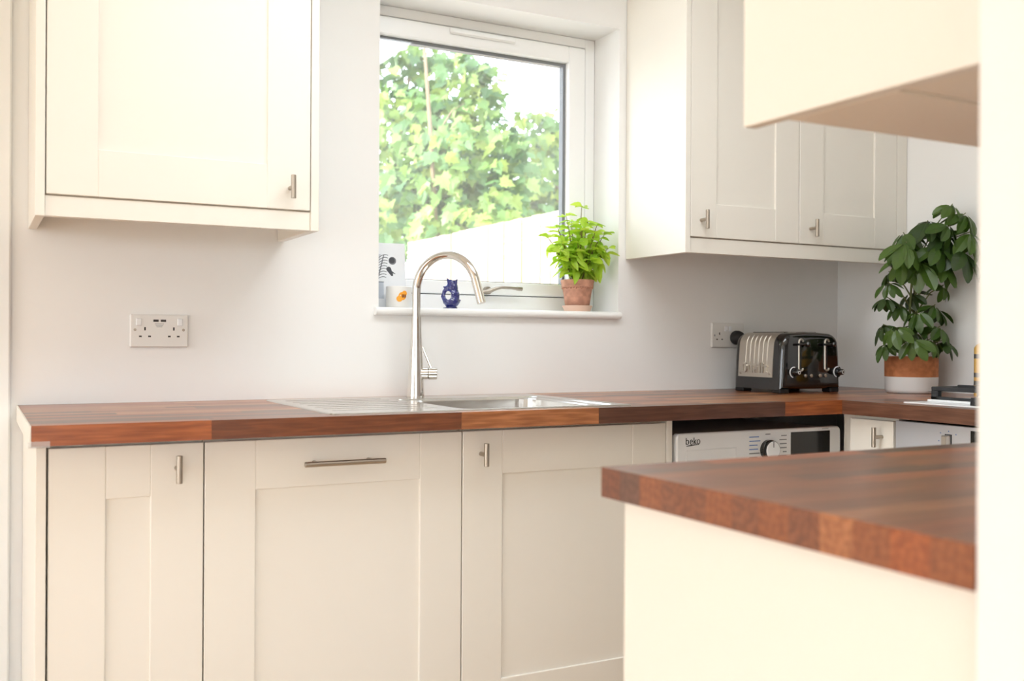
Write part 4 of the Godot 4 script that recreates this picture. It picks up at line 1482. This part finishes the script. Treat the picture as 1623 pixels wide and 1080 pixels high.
# ---- umbrella plant in the corner
func build_umbrella_plant() -> void:
	rng.seed = 131
	var base := v(2.602, TOP, 0.452)
	var p := thing("potted_umbrella_plant", base, "dark green umbrella plant in a terracotta pot with a white dipped base", "potted plant")
	mi("pot_base", lathe([Vector2(0, 0), Vector2(0.074, 0), Vector2(0.079, 0.004), Vector2(0.0825, 0.012), Vector2(0.0835, 0.054)], 48), M.glaze, p)
	mi("pot_rim", lathe([Vector2(0.0835, 0.054), Vector2(0.0835, 0.054), Vector2(0.084, 0.118), Vector2(0.0825, 0.12), Vector2(0.079, 0.12), Vector2(0.078, 0.105), Vector2(0, 0.105)], 48), M.clay, p)
	mi("soil", lathe([Vector2(0.0778, 0.1055), Vector2(0.04, 0.109), Vector2(0, 0.11)], 24), M.soil, p)
	var st := st_new()
	add_rod(st, v(0.004, 0.105, 0.0), v(0.012, 0.40, 0.004), 0.0042, 10)
	mi("support_stake", st.commit(), M.stake, p)
	var half := [Vector2(0, 0), Vector2(0.1, 0.12), Vector2(0.21, 0.35), Vector2(0.24, 0.6), Vector2(0.18, 0.82), Vector2(0.07, 0.96), Vector2(0, 1.0)]
	var shapes := [leaf_shape(half, 0.25, 0.25), leaf_shape(half, -0.2, 0.4), leaf_shape(half, 0.35, 0.1)]
	# [hub of the leaf, leaflet length, number of leaflets]
	var hubs := [
		[v(2.612, 1.518, 0.60), 0.062, 7], [v(2.655, 1.49, 0.615), 0.075, 8], [v(2.565, 1.468, 0.545), 0.085, 8], [v(2.61, 1.425, 0.58), 0.09, 8], [v(2.665, 1.43, 0.625), 0.088, 8],
		[v(2.526, 1.40, 0.47), 0.072, 7], [v(2.472, 1.395, 0.54), 0.085, 8], [v(2.59, 1.395, 0.51), 0.09, 8], [v(2.64, 1.37, 0.62), 0.092, 8], [v(2.655, 1.33, 0.52), 0.07, 7], [v(2.549, 1.34, 0.53), 0.09, 8],
		[v(2.66, 1.265, 0.53), 0.05, 7], [v(2.53, 1.31, 0.42), 0.05, 6], [v(2.48, 1.225, 0.455), 0.05, 7], [v(2.6, 1.24, 0.45), 0.055, 7], [v(2.665, 1.19, 0.50), 0.058, 7], [v(2.536, 1.2, 0.466), 0.055, 7],
		[v(2.478, 1.135, 0.445), 0.058, 7], [v(2.447, 1.125, 0.52), 0.06, 7], [v(2.575, 1.14, 0.49), 0.06, 7], [v(2.621, 1.13, 0.55), 0.062, 7], [v(2.586, 1.09, 0.545), 0.06, 7], [v(2.491, 1.09, 0.55), 0.062, 7], [v(2.475, 1.075, 0.46), 0.055, 7], [v(2.655, 1.085, 0.54), 0.058, 7], [v(2.64, 1.12, 0.42), 0.055, 7], [v(2.55, 1.18, 0.52), 0.058, 7],
		[v(2.505, 1.43, 0.50), 0.075, 8], [v(2.6, 1.45, 0.60), 0.075, 8], [v(2.57, 1.385, 0.58), 0.085, 8], [v(2.66, 1.40, 0.56), 0.08, 8], [v(2.61, 1.335, 0.57), 0.075, 8], [v(2.5, 1.345, 0.50), 0.07, 7], [v(2.47, 1.27, 0.47), 0.05, 7], [v(2.62, 1.2, 0.53), 0.055, 7]]
	for h in hubs:
		var c: Vector3 = (h[0] as Vector3) - base
		var y: float = clampf(c.y - 0.10, 0.11, 0.42)
		var from := v(0.008 * y / 0.4, y, 0.006)
		mi("leaf_stalk", tube([from, from.lerp(c, 0.55) + v(0, 0.02, 0), c], [0.0028, 0.002, 0.0015], 7), M.green_stem, p)
		var lf := sub("leaf", p, c)
		var n: int = h[2]
		var up := (v(c.x * 1.2, 0.22, c.z * 1.2) + v(rng.randfn(), rng.randfn(), rng.randfn()) * 0.05).normalized()
		var ax := up.cross(Vector3.RIGHT).normalized()
		var ph := rng.randf() * TAU
		var m: Material = M.umbrella_leaf[rng.randi() % 3]
		for k in n:
			var a := ph + TAU * k / n
			var around := ax * cos(a) + up.cross(ax) * sin(a)
			var out := (around + up * rng.randf_range(-0.35, 0.15) + Vector3.DOWN * rng.randf_range(0.45, 0.95)).normalized()
			var side := out.cross(up).normalized()
			var nr := side.cross(out)
			var size: float = h[1] * rng.randf_range(0.85, 1.12)
			# keep clear of the wall behind the plant
			var end: Vector3 = base + c + out * size * 1.15
			if end.x > 2.728: size *= maxf(0.3, (2.728 - base.x - c.x) / maxf(0.001, end.x - base.x - c.x))
			var l := mi("leaflet", shapes[rng.randi() % 3], m, lf)
			l.transform = Transform3D(Basis(side, out, nr) * Basis.from_scale(Vector3.ONE * size), out * 0.012)
	# main stems
	for e in [[v(0.0, 0.105, 0.0), v(0.01, 0.30, 0.01), v(0.02, 0.52, 0.10)], [v(0.01, 0.105, -0.01), v(-0.02, 0.28, 0.01), v(-0.04, 0.44, 0.04)]]:
		mi("main_stem", tube(e, [0.005, 0.004, 0.003], 8), M.green_stem, p)

# ---- yellow bottle with a wire loop beside the partition
func build_bottle() -> void:
	var b := thing("oil_bottle", v(2.636, TOP, 0.708), "yellow printed bottle with a wire carrying loop behind the hob", "bottle")
	var yellow := mat(rgb8(232, 178, 30), 0.35)
	mi("bottle_body", lathe([Vector2(0, 0), Vector2(0.034, 0), Vector2(0.036, 0.003), Vector2(0.036, 0.15), Vector2(0.03, 0.16), Vector2(0.016, 0.168), Vector2(0.014, 0.18), Vector2(0, 0.18)], 32), yellow, b)
	for y in [0.035, 0.06, 0.118]:
		mi("printed_band", lathe([Vector2(0.0363, y), Vector2(0.0363, y + 0.014)], 32), M.print_black, b)
	var loop := []
	for k in 17:
		var a := PI * k / 16.0
		loop.append(v(-cos(a) * 0.034, 0.165 + sin(a) * 0.042, 0))
	loop.insert(0, v(-0.0345, 0.145, 0))
	loop.append(v(0.0345, 0.145, 0))
	var o := mi("wire_loop", tube(loop, 0.0014, 8), M.nickel, b)
	o.rotation_degrees.y = 30
